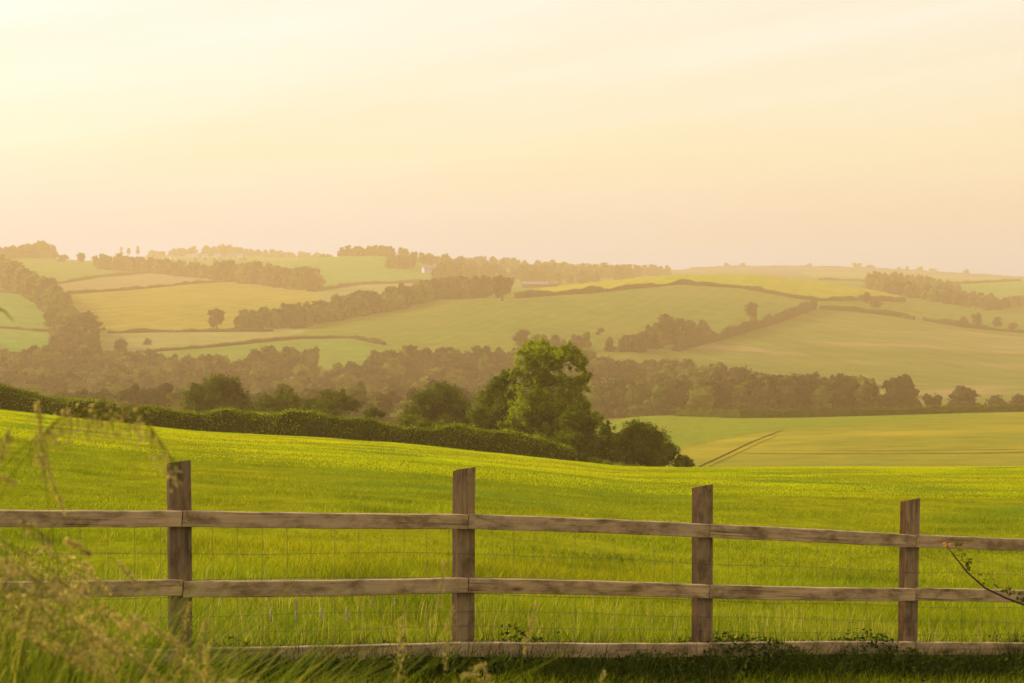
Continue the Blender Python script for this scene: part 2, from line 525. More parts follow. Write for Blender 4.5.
hedge_y = 126.0
yfc = fence_y(C[:, 0])
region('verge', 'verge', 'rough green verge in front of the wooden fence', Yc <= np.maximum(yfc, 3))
region('meadow', 'meadow', 'bright yellow green meadow directly behind the wooden fence', Yc < hedge_y + 4)
region('pasture', 'valley', 'grassy slope falling away behind the meadow hedge', Yc < 235)
midm = Yc < 480
region('barley_field', 'barley', 'yellow barley field with dark tractor lines right of the round bush',
       midm & inside([(560, 480), (560, 452), (690, 445.5), (740, 435.5), (780, 428.8), (830, 424.5), (880, 422), (1034, 410), (1034, 480)]))
region('field', 'pale_green', 'smooth pale green field right of the tall tree', midm)
region('valley_floor', 'valley', 'valley bottom grass beneath the hazy wood', Yc < 700)
far = Yc >= 700
region('field', 'green_a', 'green field high on the left hill below the skyline wood', far & (Yc < 2300) & inside([(-10, 250), (60, 250), (175, 266), (160, 272), (55, 284), (-10, 292)]))
region('field', 'tan', 'narrow pinkish tan field between two hedges on left hill', far & (Yc < 2300) & inside([(55, 284), (160, 272), (200, 272), (240, 281), (60, 294)]))
region('field', 'ochre', 'large ochre cornfield on the left hill', far & inside([(40, 294), (235, 281), (322, 290), (318, 302), (330, 318), (270, 331), (110, 333), (60, 320)]))
region('field', 'fresh', 'fresh green field below the skyline copse', far & (Yc < 2300) & inside([(255, 264), (330, 252), (400, 252), (450, 272), (442, 282), (360, 284), (318, 291), (290, 280)]))
region('field', 'pale', 'small pale field under the fresh green field', far & inside([(318, 291), (360, 284), (442, 282), (450, 295), (400, 303), (318, 303)]))
region('field', 'fresh', 'bright green field at the left edge of the hills', far & inside([(-10, 292), (55, 296), (80, 340), (60, 356), (-10, 356)]))
region('field', 'pale', 'long pale strip field under the ochre cornfield', far & inside([(60, 333), (270, 331), (330, 318), (300, 334), (140, 352), (60, 352)]))
region('field', 'green_a', 'pale green corner field above the hazy wood', far & inside([(60, 352), (140, 352), (300, 336), (350, 337), (385, 352), (335, 372), (60, 372)]))
region('field', 'gold', 'golden cornfield on the round hilltop', far & (Yc < 1700) & inside([(505, 297), (580, 279), (680, 268), (760, 268), (862, 283), (905, 296), (870, 299), (812, 298.5), (740, 286.5), (680, 283), (580, 293)]))
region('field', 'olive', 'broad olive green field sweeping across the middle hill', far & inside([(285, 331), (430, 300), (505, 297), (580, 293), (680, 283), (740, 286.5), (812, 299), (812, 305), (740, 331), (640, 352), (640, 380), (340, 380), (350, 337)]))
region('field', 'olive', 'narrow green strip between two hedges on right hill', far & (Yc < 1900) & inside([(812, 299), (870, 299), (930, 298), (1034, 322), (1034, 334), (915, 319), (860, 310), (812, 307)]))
region('field', 'drygreen', 'big dry green field on the right hill above the valley trees', far & inside([(600, 420), (640, 352), (740, 331), (812, 306), (860, 310), (915, 319), (1034, 334), (1034, 420)]))
region('field', 'fresh', 'bright green field at the right edge of the hills', far & (Yc < 2700) & inside([(925, 284), (1034, 278), (1034, 301), (975, 304)]))
region('field', 'pale', 'thin pale strip of field under the far ridge', far & (Yc < 2800) & inside([(800, 272), (1034, 273), (1034, 279), (920, 284), (820, 280)]))
region('field', 'dull', 'dull brown far ridge on the right skyline', far & (Yc >= 2300) & (PX > 560))
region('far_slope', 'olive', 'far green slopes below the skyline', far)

for k, (nm, mat, lab) in enumerate(REG):
    sel = np.nonzero(reg == k)[0]
    if not len(sel): continue
    q = Q[sel]
    used, inv = np.unique(q.ravel(), return_inverse=True)
    me = mesh_np(nm, V[used], inv.reshape(-1, 4), M[mat], True)
    tag(link(nm, me), lab, 'field' if 'field' in nm else 'ground', None, 'structure')


# ------------------------------------------------------------------ leaf clouds and trees
def leaf_cloud(cen, nrm, size, aspect=0.6, r=rng):
    """a rhombic leaf at each centre; nrm is its rough facing"""
    n = len(cen)
    nr_ = nrm + r.normal(0, 0.75, (n, 3))
    nr_ /= np.linalg.norm(nr_, axis=1, keepdims=True) + 1e-9
    t = r.normal(0, 1, (n, 3))
    t -= (t * nr_).sum(1, keepdims=True) * nr_
    t /= np.linalg.norm(t, axis=1, keepdims=True) + 1e-9
    b = np.cross(nr_, t)
    s = (size * r.uniform(0.6, 1.35, n))[:, None] if np.ndim(size) == 0 else (size * r.uniform(0.6, 1.35, n))[:, None]
    w = s * aspect
    v = np.stack([cen - t * s * 0.5, cen + b * w * 0.5 - nr_ * s * 0.08, cen + t * s * 0.5, cen - b * w * 0.5 - nr_ * s * 0.08], 1).reshape(-1, 3)
    return v, np.arange(4 * n).reshape(n, 4)


def lobes_leaves(lobes, per_area, leaf, r=rng, clump=0.34, fill=0.55, zmin=None, spray=26):
    """lobes: (x,y,z,rx,ry,rz). Leaves gather in sprays on each lobe's shell, with gaps between."""
    cs, ns = [], []
    for (x, y, z, rx, ry, rz) in lobes:
        n = int(per_area * (rx * rz + rx * ry + ry * rz) / 3)
        nk = max(6, int(n / spray))
        d = r.normal(0, 1, (nk, 3)); d /= np.linalg.norm(d, axis=1, keepdims=True)
        rad = r.uniform(fill, 1.02, nk)[:, None]
        kc = d * rad
        pick = r.integers(0, nk, n)
        p = kc[pick] + r.normal(0, 1, (n, 3)) * (clump * 0.5) * r.uniform(0.4, 1.0, (n, 1))
        nn = d[pick] * 0.8 + np.array((0, 0, 0.5))
        cs.append(p * np.array((rx, ry, rz)) + np.array((x, y, z)))
        ns.append(nn)
    c = np.concatenate(cs); nn = np.concatenate(ns)
    if zmin is not None:
        k = c[:, 2] > zmin; c = c[k]; nn = nn[k]
    return leaf_cloud(c, nn, leaf, 0.62, r)


def px_lobes(lst, Y, squash=0.9, depth=None, r=random):
    """(px, py, radius px[, radius y px]) -> lobes in metres at distance Y, with depth scatter"""
    out = []
    for L in lst:
        px, py, rp = L[:3]
        rq = L[3] if len(L) > 3 else rp * squash
        dy = r.uniform(-1, 1) * (depth if depth is not None else rp / F * Y * 0.6)
        p = pt(px, py, Y)
        s = Y / F
        out.append((p.x, p.y + dy, p.z, rp * s, rp * s * 0.95, rq * s))
    return out


def big_tree(name, label, cat, lobes_px, Y, base_px, leafmat, per_area, leaf, trunk_r, group=None, limbs=True, depth=None, clump=0.34, fill=0.5, core=0.6, spray=26):
    lobes = px_lobes(lobes_px, Y, 0.9, depth)
    u, _ = uv(base_px, 450)
    bx, by = u * Y, Y
    bz = ground(bx, by)
    root = empty(name, (bx, by, bz))
    tag(root, label, cat, group)
    v, f = lobes_leaves(lobes, per_area, leaf, rng, clump, fill, bz - 0.2, spray)
    if core:
        cv, cf = lobe_cores(lobes, core, len(label), 14, 10, 0.3)
        v = np.concatenate([cv, v]); f = np.concatenate([cf, f + len(cv)])
    v = v - np.array((bx, by, bz))
    link('crown', mesh_np('crown', v, f, M[leafmat]), root)
    mb = MB()
    top = max(lobes, key=lambda l: l[2])
    tp = Vector((top[0] - bx, top[1] - by, top[2] - bz))
    pts = [Vector((0, 0, -0.3))]
    for i in range(1, 7):
        t = i / 6
        pts.append(Vector((tp.x * t ** 1.3 + random.uniform(-.15, .15), tp.y * t ** 1.3 + random.uniform(-.15, .15), tp.z * t)))
    mb.tube(pts, [trunk_r * (1 - 0.85 * i / 6) for i in range(7)], 8)
    if limbs:
        for (x, y, z, rx, ry, rz) in lobes:
            e = Vector((x - bx, y - by, z - bz))
            t = min(0.8, max(0.12, (e.z - rz - 0.3) / max(tp.z, 0.1)))
            k = t * 6; i0 = int(k); s = pts[i0].lerp(pts[min(i0 + 1, 6)], k - i0)
            mid = s.lerp(e, 0.5) + Vector((random.uniform(-.3, .3), random.uniform(-.3, .3), rz * 0.15))
            r0 = trunk_r * 0.42 * (1 - t * 0.5)
            mb.tube([s, mid, e, e + Vector((random.uniform(-.5, .5) * rx, random.uniform(-.5, .5) * ry, rz * 0.7))], [r0, r0 * 0.65, r0 * 0.35, r0 * 0.12], 6)
            for _ in range(5):
                d = Vector((random.uniform(-1, 1) * rx, random.uniform(-1, 1) * ry, random.uniform(-.3, 1) * rz)) * 0.85
                mb.tube([mid.lerp(e, random.random()), e + d * 0.6, e + d], [r0 * 0.3, r0 * 0.18, r0 * 0.06], 5)
    mb.build('trunk', M['bark'], root, True)
    return root


def lobe_cores(lobes, k, seed=0, nu=10, nv=7, amp=0.22):
    """lumpy closed bodies inside the leaf sprays"""
    vs, fs, b = [], [], 0
    th = np.linspace(0, 2 * np.pi, nu, endpoint=False); ph = np.linspace(0.03, np.pi - 0.03, nv)
    T, Pp = np.meshgrid(th, ph)
    dx, dy, dz = np.sin(Pp) * np.cos(T), np.sin(Pp) * np.sin(T), np.cos(Pp)
    ix = np.arange(nu * nv).reshape(nv, nu)
    q = np.stack([ix[:-1], np.roll(ix[:-1], -1, 1), np.roll(ix[1:], -1, 1), ix[1:]], -1).reshape(-1, 4)
    for i, (x, y, z, rx, ry, rz) in enumerate(lobes):
        d = k * (1 + amp * vnoise(T * 1.6 + i * 13 + seed * 7.3, Pp * 2.2 + i * 3.1, 40 + seed % 17))
        vs.append(np.stack([x + dx * d * rx, y + dy * d * ry, z + dz * d * rz], -1).reshape(-1, 3)); fs.append(q + b); b += nu * nv
    return np.concatenate(vs), np.concatenate(fs)


# prototypes for distant trees, one unit high, one unit wide
def proto(seed, nleaf, kind='round', leaf=0.11):
    r = np.random.default_rng(seed)
    lobes = []
    if kind == 'wood':
        for i in range(5):
            a = r.uniform(0, 6.28); q = r.uniform(.1, .3)
            lobes.append((q * math.cos(a), q * math.sin(a), r.uniform(.08, .25), .22, .22, .2))
    if kind in ('round', 'wood'):
        lobes.append((0, 0, .55, .34, .34, .38))
        for i in range(11):
            a = r.uniform(0, 6.28); q = r.uniform(.12, .33); h = r.uniform(.22, .88)
            q *= 1 - max(0, h - .6) * 1.6
            s = r.uniform(.10, .20)
            lobes.append((q * math.cos(a), q * math.sin(a), h, s, s, s * .8))
    elif kind == 'spread':
        lobes.append((0, 0, .5, .42, .42, .3))
        for i in range(8):
            a = r.uniform(0, 6.28); q = r.uniform(.15, .36); h = r.uniform(.35, .8)
            s = r.uniform(.13, .22)
            lobes.append((q * math.cos(a), q * math.sin(a), h, s, s, s * .75))
    elif kind == 'bush':
        for i in range(6):
            a = r.uniform(0, 6.28); q = r.uniform(.05, .3)
            s = r.uniform(.2, .32)
            lobes.append((q * math.cos(a), q * math.sin(a), r.uniform(.25, .65), s, s, s))
    elif kind == 'pine':
        for i in range(5):
            a = r.uniform(0, 6.28); q = r.uniform(.0, .2)
            s = r.uniform(.16, .3)
            lobes.append((q * math.cos(a), q * math.sin(a), r.uniform(.55, .88), s, s, s * .55))
    area = sum((a * b + b * c + a * c) / 3 for (_, _, _, a, b, c) in lobes)
    v, f = lobes_leaves(lobes, nleaf / area, leaf, r, 0.22, 0.74, 0.02)
    cv, cf = lobe_cores(lobes, 0.72, seed, 8, 6, 0.3)
    return np.concatenate([cv, v]), np.concatenate([cf, f + len(cv)])


PROTO = {k: [proto(20 + i, 1500, k, 0.05) for i in range(4)] for k in ('round', 'spread', 'bush', 'pine', 'wood')}
WOODP = [proto(60 + i, 900, 'wood', 0.055) for i in range(5)]


def place_np(P, x, y, z, w, h, a):
    v, f = P
    c, s = math.cos(a), math.sin(a)
    o = np.empty_like(v)
    o[:, 0] = (v[:, 0] * c - v[:, 1] * s) * w + x
    o[:, 1] = (v[:, 0] * s + v[:, 1] * c) * w + y
    o[:, 2] = v[:, 2] * h + z
    return o, f


TREE_ME = {}


def far_tree_mesh(kind, k):
    key = (kind, k)
    if key not in TREE_ME:
        v, f = PROTO[kind][k]
        n = 6
        rad = 0.035 if kind != 'pine' else 0.028
        top = 0.5 if kind != 'pine' else 0.75
        tv = [(rad * s * math.cos(2 * math.pi * j / n), rad * s * math.sin(2 * math.pi * j / n), zz) for zz, s in ((-0.08, 1.3), (top * 0.5, 0.85), (top, .5)) for j in range(n)]
        tf = [(r_ * n + j, r_ * n + (j + 1) % n, r_ * n + n + (j + 1) % n, r_ * n + n + j) for r_ in (0, 1) for j in range(n)]
        TREE_ME[key] = (mesh_np('crown', v, f, M['leaf_far']), mesh_np('trunk', tv, tf, M['bark'], True))
    return TREE_ME[key]


def far_tree(name, label, px, pyb, wpx, hpx, kind='round', group=None, y0=600.0, Y=None):
    if Y is None:
        p = at(px, pyb, y0)
    else:
        u, _ = uv(px, pyb); p = Vector((u * Y, Y, ground(u * Y, Y)))
    s = p.y / F
    o = empty(name, (p.x, p.y, p.z - 0.03 * hpx * s), random.uniform(0, 6.28))
    o.scale = (wpx * s * 1.05, wpx * s * 1.05, hpx * s * 1.02)
    cr, tr = far_tree_mesh(kind, random.randrange(4))
    link('crown', cr, o); link('trunk', tr, o)
    tag(o, label, 'tree' if 'bush' not in name else 'bush', group)
    return o


def wood(name, label, spots, mat='leaf_far', protos=None, cat='wood'):
    """one mass of trees: spots = (x, y, width m, height m)"""
    vs, fs, mi, b = [], [], [], 0
    for (x, y, w, h) in spots:
        P = random.choice(protos or WOODP)
        v, f = place_np(P, x, y, ground(x, y) - 0.3, w, h, random.uniform(0, 6.28))
        vs.append(v); fs.append(f + b); b += len(v)
        mi.append(np.full(len(f), random.choices((0, 1, 2, 3), (4, 3, 2, 3))[0]))
    v = np.concatenate(vs); f = np.concatenate(fs)
    o = link(name, mesh_np(name, v, f, [M[q] for q in FARS], False, np.concatenate(mi)))
    tag(o, label, cat, None, 'stuff')
    return o


def belt(line, n, h_px, depth=20, y0=600.0, wf=0.9, jitter=0.25):
    """tree spots along a pixel base line [(px,py),...]; depth scatters them in metres behind it"""
    pxs = np.array([p[0] for p in line], float); pys = np.array([p[1] for p in line], float)
    out = []
    for i in range(n):
        px = random.uniform(pxs[0], pxs[-1])
        hp = h_px(px) if callable(h_px) else h_px
        p = at(px, float(np.interp(px, pxs, pys)), y0)
        d = random.random() * depth
        x = p.x * (p.y + d) / p.y; y = p.y + d
        h = hp * y / F * random.uniform(1 - jitter, 1 + jitter * 0.5)
        out.append((x, y, h * wf * random.uniform(.8, 1.25), h))
    return out


# ------------------------------------------------------------------ the valley wood
TOPL = [(-120, 346), (0, 345), (60, 343), (110, 345), (165, 345), (200, 350), (235, 354), (255, 345), (285, 341), (310, 342), (330, 352), (343, 364), (355, 357), (375, 348), (420, 340), (445, 341), (500, 344), (560, 340), (600, 352), (620, 356)]
tx = np.array([p[0] for p in TOPL], float); ty = np.array([p[1] for p in TOPL], float)
spots = []
for i in range(760):
    px = random.uniform(-110, 615)
    top = float(np.interp(px, tx, ty))
    hm = random.uniform(12, 17)
    back = at(px, top + 15.5 / 830 * F, 600)
    y0_ = 400 if px < 560 else 560
    y = y0_ + (back.y - y0_) * (random.random() ** 0.8)
    if i < 150: y = back.y - random.uniform(0, 12)
    u = uv(px, 400)[0]
    spots.append((u * y, y, random.uniform(12, 21), hm))
wood('woodland', 'wide hazy brown wood filling the valley behind the meadow hedge', spots)
TOPR = [(560, 348), (600, 354), (640, 356), (680, 357), (710, 362), (740, 367), (765, 376), (800, 378), (830, 378), (870, 380)]
tx2 = np.array([p[0] for p in TOPR], float); ty2 = np.array([p[1] for p in TOPR], float)
spots = []
for i in range(240):
    px = random.uniform(575, 868)
    top = float(np.interp(px, tx2, ty2))
    hm = random.uniform(12, 17)
    back = at(px, top + 15.5 / 780 * F, 560)
    y = 560 + (back.y - 560) * random.random()
    if i < 70: y = back.y - random.uniform(0, 10)
    u = uv(px, 400)[0]
    spots.append((u * y, y, random.uniform(12, 20), hm))
wood('woodland', 'hazy olive brown wood filling the valley right of the tall tree', spots)
# thin scatter of trees creeping up the olive field
wood('woodland', 'faint low trees at the foot of the olive field above the tall tree',
     belt([(535, 352), (600, 352), (645, 352)], 26, 17, 25))
wood('woodland', 'dark clump of trees along the diagonal hedge right of the tall tree',
     belt([(620, 354), (660, 348), (706, 338)], 34, lambda px: 12 + 18 * math.exp(-((px - 668) / 26) ** 2), 22))
wood('woodland', 'long dark tree belt between the ochre cornfield and the olive field',
     belt([(236, 330), (300, 328), (350, 318), (400, 309), (432, 301)], 150, lambda px: 13 + 8 * min(1, (px - 230) / 60), 45))
wood('woodland', 'dark trees at the top of the olive field left of the round oak',
     belt([(434, 300), (460, 299), (488, 297)], 40, 22, 50))
wood('woodland', 'curving hazy wood at the left edge running down to the valley',
     belt([(-60, 283), (4, 288), (30, 297), (55, 312), (70, 335), (92, 352)], 120, 25, 60) + belt([(-60, 278), (0, 280), (30, 296), (50, 318), (62, 340), (80, 356)], 70, 24, 60) + belt([(55, 352), (95, 354)], 14, 26, 40))
wood('woodland', 'narrow tree belt behind the pinkish tan field',
     belt([(96, 269), (150, 273), (220, 281), (280, 288), (318, 292)], 170, lambda px: 15 + 6 * (px > 215), 60, 600, 0.9))
wood('woodland', 'small dark wood at the left end of the skyline',
     belt([(-80, 259), (0, 259), (30, 258.5), (56, 258)], 90, lambda px: 12 + 5.0 * math.exp(-((px - 40) / 16) ** 2), 60))
wood('woodland', 'dark copse on the skyline above the fresh green field',
     belt([(340, 256), (375, 255.5), (402, 256)], 34, 11, 30))
wood('woodland', 'loose trees beside the white gabled farmhouse',
     belt([(388, 271), (404, 270), (414, 269)], 16, 13, 60) + belt([(402, 259), (445, 268)], 18, 10, 60) + belt([(438, 281), (472, 283)], 16, 18, 60))
wood('woodland', 'broad dark wood along the middle of the skyline',
     belt([(440, 275), (490, 283), (560, 285), (640, 279)], 110, 13, 260, 1700, 1.1) + belt([(440, 268), (480, 268), (560, 272), (640, 276), (672, 276)], 110, 10, 200, 1900, 1.1))
wood('woodland', 'dark wood on the right hill below the far ridge',
     belt([(866, 288), (900, 296), (940, 303), (975, 308), (992, 310)], 80, lambda px: 15, 60) + belt([(872, 287), (920, 290), (960, 300)], 40, 15, 90, 1500))
wood('woodland', 'hazy trees at the right edge beneath the bright green field',
     belt([(985, 312), (1030, 306)], 22, 12, 40))
wood('woodland', 'tiny trees around the hilltop village on the skyline',
     belt([(150, 258), (185, 256), (240, 256), (300, 259), (332, 261)], 90, lambda px: 7 + 3.5 * math.exp(-((px - 220) / 30) ** 2), 120, 2400, 1.2) + belt([(160, 260.3), (248, 260.6)], 12, 3.6, 25, 2000, 1.3))

# ------------------------------------------------------------------ trees one can tell apart
g = 'three tall pines on the left skyline'
far_tree('pine_tree', 'leftmost of three thin pines on the left skyline', 121.5, 260, 6, 14, 'pine', g)
far_tree('pine_tree', 'middle one of three thin pines on the left skyline', 128.5, 261, 6.5, 15, 'pine', g)
far_tree('pine_tree', 'rightmost of three thin pines on the left skyline', 138, 262, 8, 17, 'pine', g)
far_tree('tree', 'round tree above the upper green field left of the pines', 81, 263, 14, 12, 'round')
far_tree('tree', 'low dark tree between the skyline wood and the round tree', 61, 262, 18, 9, 'bush')
far_tree('tree', 'small tree just left of the three pines', 103, 266, 12, 14, 'round')
far_tree('tree', 'square topped hazy tree at the right end of the tan field belt', 310, 291, 18, 23, 'round')
far_tree('tree', 'lone round dark tree at the foot of the ochre cornfield', 217, 330, 24, 23, 'round')
far_tree('tree', 'large hazy tree where the left wood meets the ochre field', 84, 346, 58, 36, 'round')
far_tree('tree', 'small hazy tree between the ochre field and the valley wood', 120, 355, 22, 19, 'round')
far_tree('bush', 'tiny bush alone in the pale strip field', 148, 345, 11, 9, 'bush')
far_tree('oak_tree', 'dark round oak at the left end of the golden cornfield', 502, 301, 34, 27, 'round')
far_tree('oak_tree', 'oak with thin crown on the diagonal hedge', 751, 321, 19, 20, 'round')
far_tree('bush', 'bushy lump low on the diagonal hedge beside the dark clump', 705, 337, 17, 15, 'bush')
far_tree('tree', 'dark upright tree on the hedge below the golden cornfield', 867, 304, 12, 14, 'round')
far_tree('bush', 'wide bush just right of the dark upright hedge tree', 875, 308, 17, 11, 'bush')
far_tree('tree', 'small dark tree peeping over the wood behind the tall tree', 522, 350, 28, 22, 'round')
far_tree('bush', 'faint dark bush on the olive field right of the tall tree', 599, 335, 10, 9, 'bush')
gh = 'trees along the lower right hedge'
far_tree('tree', 'leftmost tree of four on the lower right hedge', 964, 326, 12, 12, 'bush', gh)
far_tree('tree', 'tallest tree of four on the lower right hedge', 977, 328, 16, 16, 'round', gh)
far_tree('tree', 'third tree from the left on the lower right hedge', 997, 329, 14, 13, 'round', gh)
far_tree('tree', 'rightmost low tree of four on the lower right hedge', 1014, 331, 15, 11, 'bush', gh)
far_tree('tree', 'hazy round tree below the bright green right field', 962, 306, 26, 14, 'round')
gs = 'tiny trees on the far right ridge'
for px, w, h, lab in ((726, 7, 5.5, 'first tiny tree from the left on the far ridge'), (743, 6, 5, 'second tiny tree from the left on the far ridge'),
                      (809, 6, 5, 'lone tiny tree on the middle of the far ridge'), (857, 8, 6.5, 'larger bushy tree on the far ridge above the dark wood'),
                      (870, 10, 5, 'low wide tree beside the larger tree on the far ridge'), (899, 5, 4, 'smallest rounded tree on the far ridge'),
                      (907, 4, 5.5, 'thin upright tree on the far ridge'), (919.5, 7, 6.5, 'rounded tree right of the thin one on the far ridge'),
                      (933, 8, 4.5, 'low bush shaped tree on the sloping far ridge'), (966, 6, 6.5, 'last dark tree at the right end of the far ridge')):
    far_tree('tree', lab, px, float(np.interp(px, [720, 850, 950, 1024], [268, 268.5, 274, 278.5])), w * 1.35, h * 1.05, 'bush', gs, Y=3380)
for px, w, h, lab in ((209, 6, 7, 'small tree at the left of the hilltop village'), (223, 6, 11, 'tallest tree standing over the hilltop village'), (272, 9, 7, 'dark round tree on the skyline right of the village'), (281, 6, 6, 'small round tree next to the dark one right of the village')):
    far_tree('tree', lab, px, 257, w, h, 'round', 'trees of the hilltop village', Y=3200)

gv = 'trees in front of the right valley wood'
for px, w, h, Y, kd, lab in ((740, 42, 46, 640, 'round', 'tall hazy tree at the left of the right valley row'),
                             (780, 30, 36, 620, 'round', 'narrow hazy tree in the right valley row below the pinkish field corner'),
                             (812, 34, 41, 610, 'round', 'rounded tree near the middle of the right valley row'),
                             (842, 40, 42, 600, 'round', 'broad domed tree in the right valley row'),
                             (872, 22, 36, 590, 'round', 'slim tree with pale gaps beside the largest right valley tree'),
                             (900, 56, 43, 580, 'spread', 'largest spreading tree of the right valley row'),
                             (932, 22, 22, 580, 'bush', 'low tree tucked under the largest right valley tree'),
                             (963, 42, 28, 585, 'spread', 'flat topped tree standing apart right of the largest valley tree'),
                             (996, 26, 18, 590, 'bush', 'low round tree near the right edge of the valley row'),
                             (1020, 30, 18, 590, 'bush', 'low dark tree at the right edge of the valley row')):
    far_tree('tree', lab, px, 412, w, h, 'bush' if kd == 'bush' else 'wood', gv, Y=Y)


# ------------------------------------------------------------------ hedges
def hedge_ribbon(pts, hgt, wid, r, seg=1.0, amp=1.0):
    """lumpy closed hedge body along world points; returns verts, faces"""
    pts = np.array([tuple(p) for p in pts])
    d = np.concatenate([[0], np.cumsum(np.linalg.norm(np.diff(pts[:, :2], axis=0), axis=1))])
    n = max(4, int(d[-1] / seg))
    s = np.linspace(0, d[-1], n)
    X = np.interp(s, d, pts[:, 0]); Yv = np.interp(s, d, pts[:, 1])
    Z = zt(X, Yv)
    tx_ = np.gradient(X); ty_ = np.gradient(Yv); L = np.hypot(tx_, ty_) + 1e-9
    nx, ny = -ty_ / L, tx_ / L
    prof = [(-0.5, -0.15), (-0.56, 0.35), (-0.45, 0.78), (-0.18, 1.0), (0.18, 1.0), (0.45, 0.78), (0.56, 0.35), (0.5, -0.15)]
    k = len(prof)
    P = np.empty((n, k, 3))
    off = r.uniform(0, 1000)
    for j, (a, b) in enumerate(prof):
        nz1 = vnoise(s / (seg * 3.0) + off, np.full(n, j * 1.7), 11) * 0.22 + r.normal(0, 0.05, n)
        nz2 = vnoise(s / (seg * 4.0) + off, np.full(n, 50.0), 12) * 0.17 * amp + vnoise(s / (seg * 11.0) + off, np.full(n, 70.0), 13) * 0.2 * amp
        ww = wid * (a + np.sign(a) * nz1)
        hh = hgt * b * (1 + (nz2 + 0.4 * nz1) * (b > 0))
        P[:, j, 0] = X + nx * ww; P[:, j, 1] = Yv + ny * ww; P[:, j, 2] = Z + hh
    idx = np.arange(n * k).reshape(n, k)
    q = np.stack([idx[:-1, :-1], idx[1:, :-1], idx[1:, 1:], idx[:-1, 1:]], -1).reshape(-1, 4)
    ends = [[idx[0, 0], idx[0, 1], idx[0, 6], idx[0, 7]], [idx[0, 1], idx[0, 2], idx[0, 5], idx[0, 6]], [idx[0, 2], idx[0, 3], idx[0, 4], idx[0, 5]]]
    ends += [[e[3] - idx[0, 0] + idx[-1, 0], e[2] - idx[0, 0] + idx[-1, 0], e[1] - idx[0, 0] + idx[-1, 0], e[0] - idx[0, 0] + idx[-1, 0]] for e in ends]
    return P.reshape(-1, 3), np.concatenate([q, np.array(ends)]), P


def far_hedge(label, line, hpx, y0=600.0, wid=2.2, group='hedges dividing the far fields', n_sub=6, mat='leaf_far', amp=1.8):
    w = []
    for (a, b) in zip(line[:-1], line[1:]):
        for t in np.linspace(0, 1, n_sub, endpoint=False):
            w.append(at(a[0] + (b[0] - a[0]) * t, a[1] + (b[1] - a[1]) * t, y0))
    w.append(at(*line[-1], y0))
    # drop backward jumps in depth caused by folds of the ground
    keep = [w[0]]
    for p in w[1:]:
        if abs(p.y - keep[-1].y) < 160: keep.append(p)
    Ym = sum(p.y for p in keep) / len(keep)
    v, f, P = hedge_ribbon(keep, hpx * Ym / F, wid, rng, 2.2, amp)
    # leaf fringe so the outline is uneven
    k = P[:, 1:7].reshape(-1, 3)
    pick = rng.integers(0, len(k), len(k) * 4)
    lv, lf = leaf_cloud(k[pick] + rng.normal(0, 0.4, (len(pick), 3)), np.tile((0, 0, 1.0), (len(pick), 1)), 0.9)
    vv = np.concatenate([v, lv]); ff = np.concatenate([f, lf + len(v)])
    o = link('hedge', mesh_np('hedge', vv, ff, M[mat]))
    tag(o, label, 'hedge', group)
    return o


far_hedge('thin hedge along the top of the pinkish tan field', [(52, 285), (100, 277), (160, 272.5)], 2.4)
far_hedge('hedge along the top of the ochre cornfield', [(62, 294.5), (130, 290), (190, 284), (238, 281)], 2.4)
far_hedge('hedge along the foot of the ochre cornfield', [(108, 333.5), (160, 332), (272, 331.5)], 2.8)
far_hedge('hedge slanting under the long pale strip field', [(138, 353), (215, 347), (295, 339), (352, 338), (384, 345)], 3.0)
far_hedge('thin hedge crossing the bright green field at the left edge', [(-60, 326), (0, 328), (50, 332)], 2.4)
far_hedge('short hedge above the bright green field at the left edge', [(-60, 290), (0, 292), (50, 297)], 2.4)
far_hedge('hedge under the fresh green field below the skyline copse', [(318, 291), (360, 284.5), (445, 282.5)], 2.8)
far_hedge('dark hedge at the left foot of the golden cornfield', [(515, 298.5), (560, 295), (593, 293.2)], 5.0)
far_hedge('long hedge curving over the hill between golden and olive fields', [(592, 293), (640, 288), (680, 284.5), (740, 288), (800, 299), (812, 300)], 4.2)
far_hedge('hedge running right from the hilltop junction below the golden field', [(812, 300.5), (840, 300.5), (870, 300), (905, 302)], 3.6)
far_hedge('tall diagonal hedge rising from the dark clump to the hilltop junction', [(676, 351), (740, 334), (790, 318), (815, 308)], 7.5, wid=4)
far_hedge('hedge along the top of the dry green field left of the gap', [(820, 309), (860, 312), (900, 317), (914, 320)], 4.2)
far_hedge('hedge along the top of the dry green field right of the gap', [(924, 320.5), (960, 327), (1000, 331), (1080, 338)], 4.6)
far_hedge('thin hedge over the strip of field beneath the far ridge', [(818, 280), (850, 281), (880, 283)], 2.2, 1500)
far_hedge('thin dark hedge along the top of the bright green right field', [(900, 284.5), (960, 284), (1080, 278)], 2.2, 1700)
far_hedge('hedge at the foot of the bright green right field', [(972, 304.5), (1000, 302.5), (1080, 299)], 2.6)
far_hedge('clipped low hedge at the far edge of the barley field', [(676, 416), (740, 418), (800, 417.5), (880, 415.5), (960, 413), (1120, 409.5)], 7.5, 300, 2.0, None, 8, 'leaf_mid', 0.5)

far_hedge('hedge drawn along the top of the far right ridge', [(690, 267.4), (720, 266.6), (850, 267.2), (950, 272.6), (1060, 278)], 1.1, 2900, 5, None, 10)
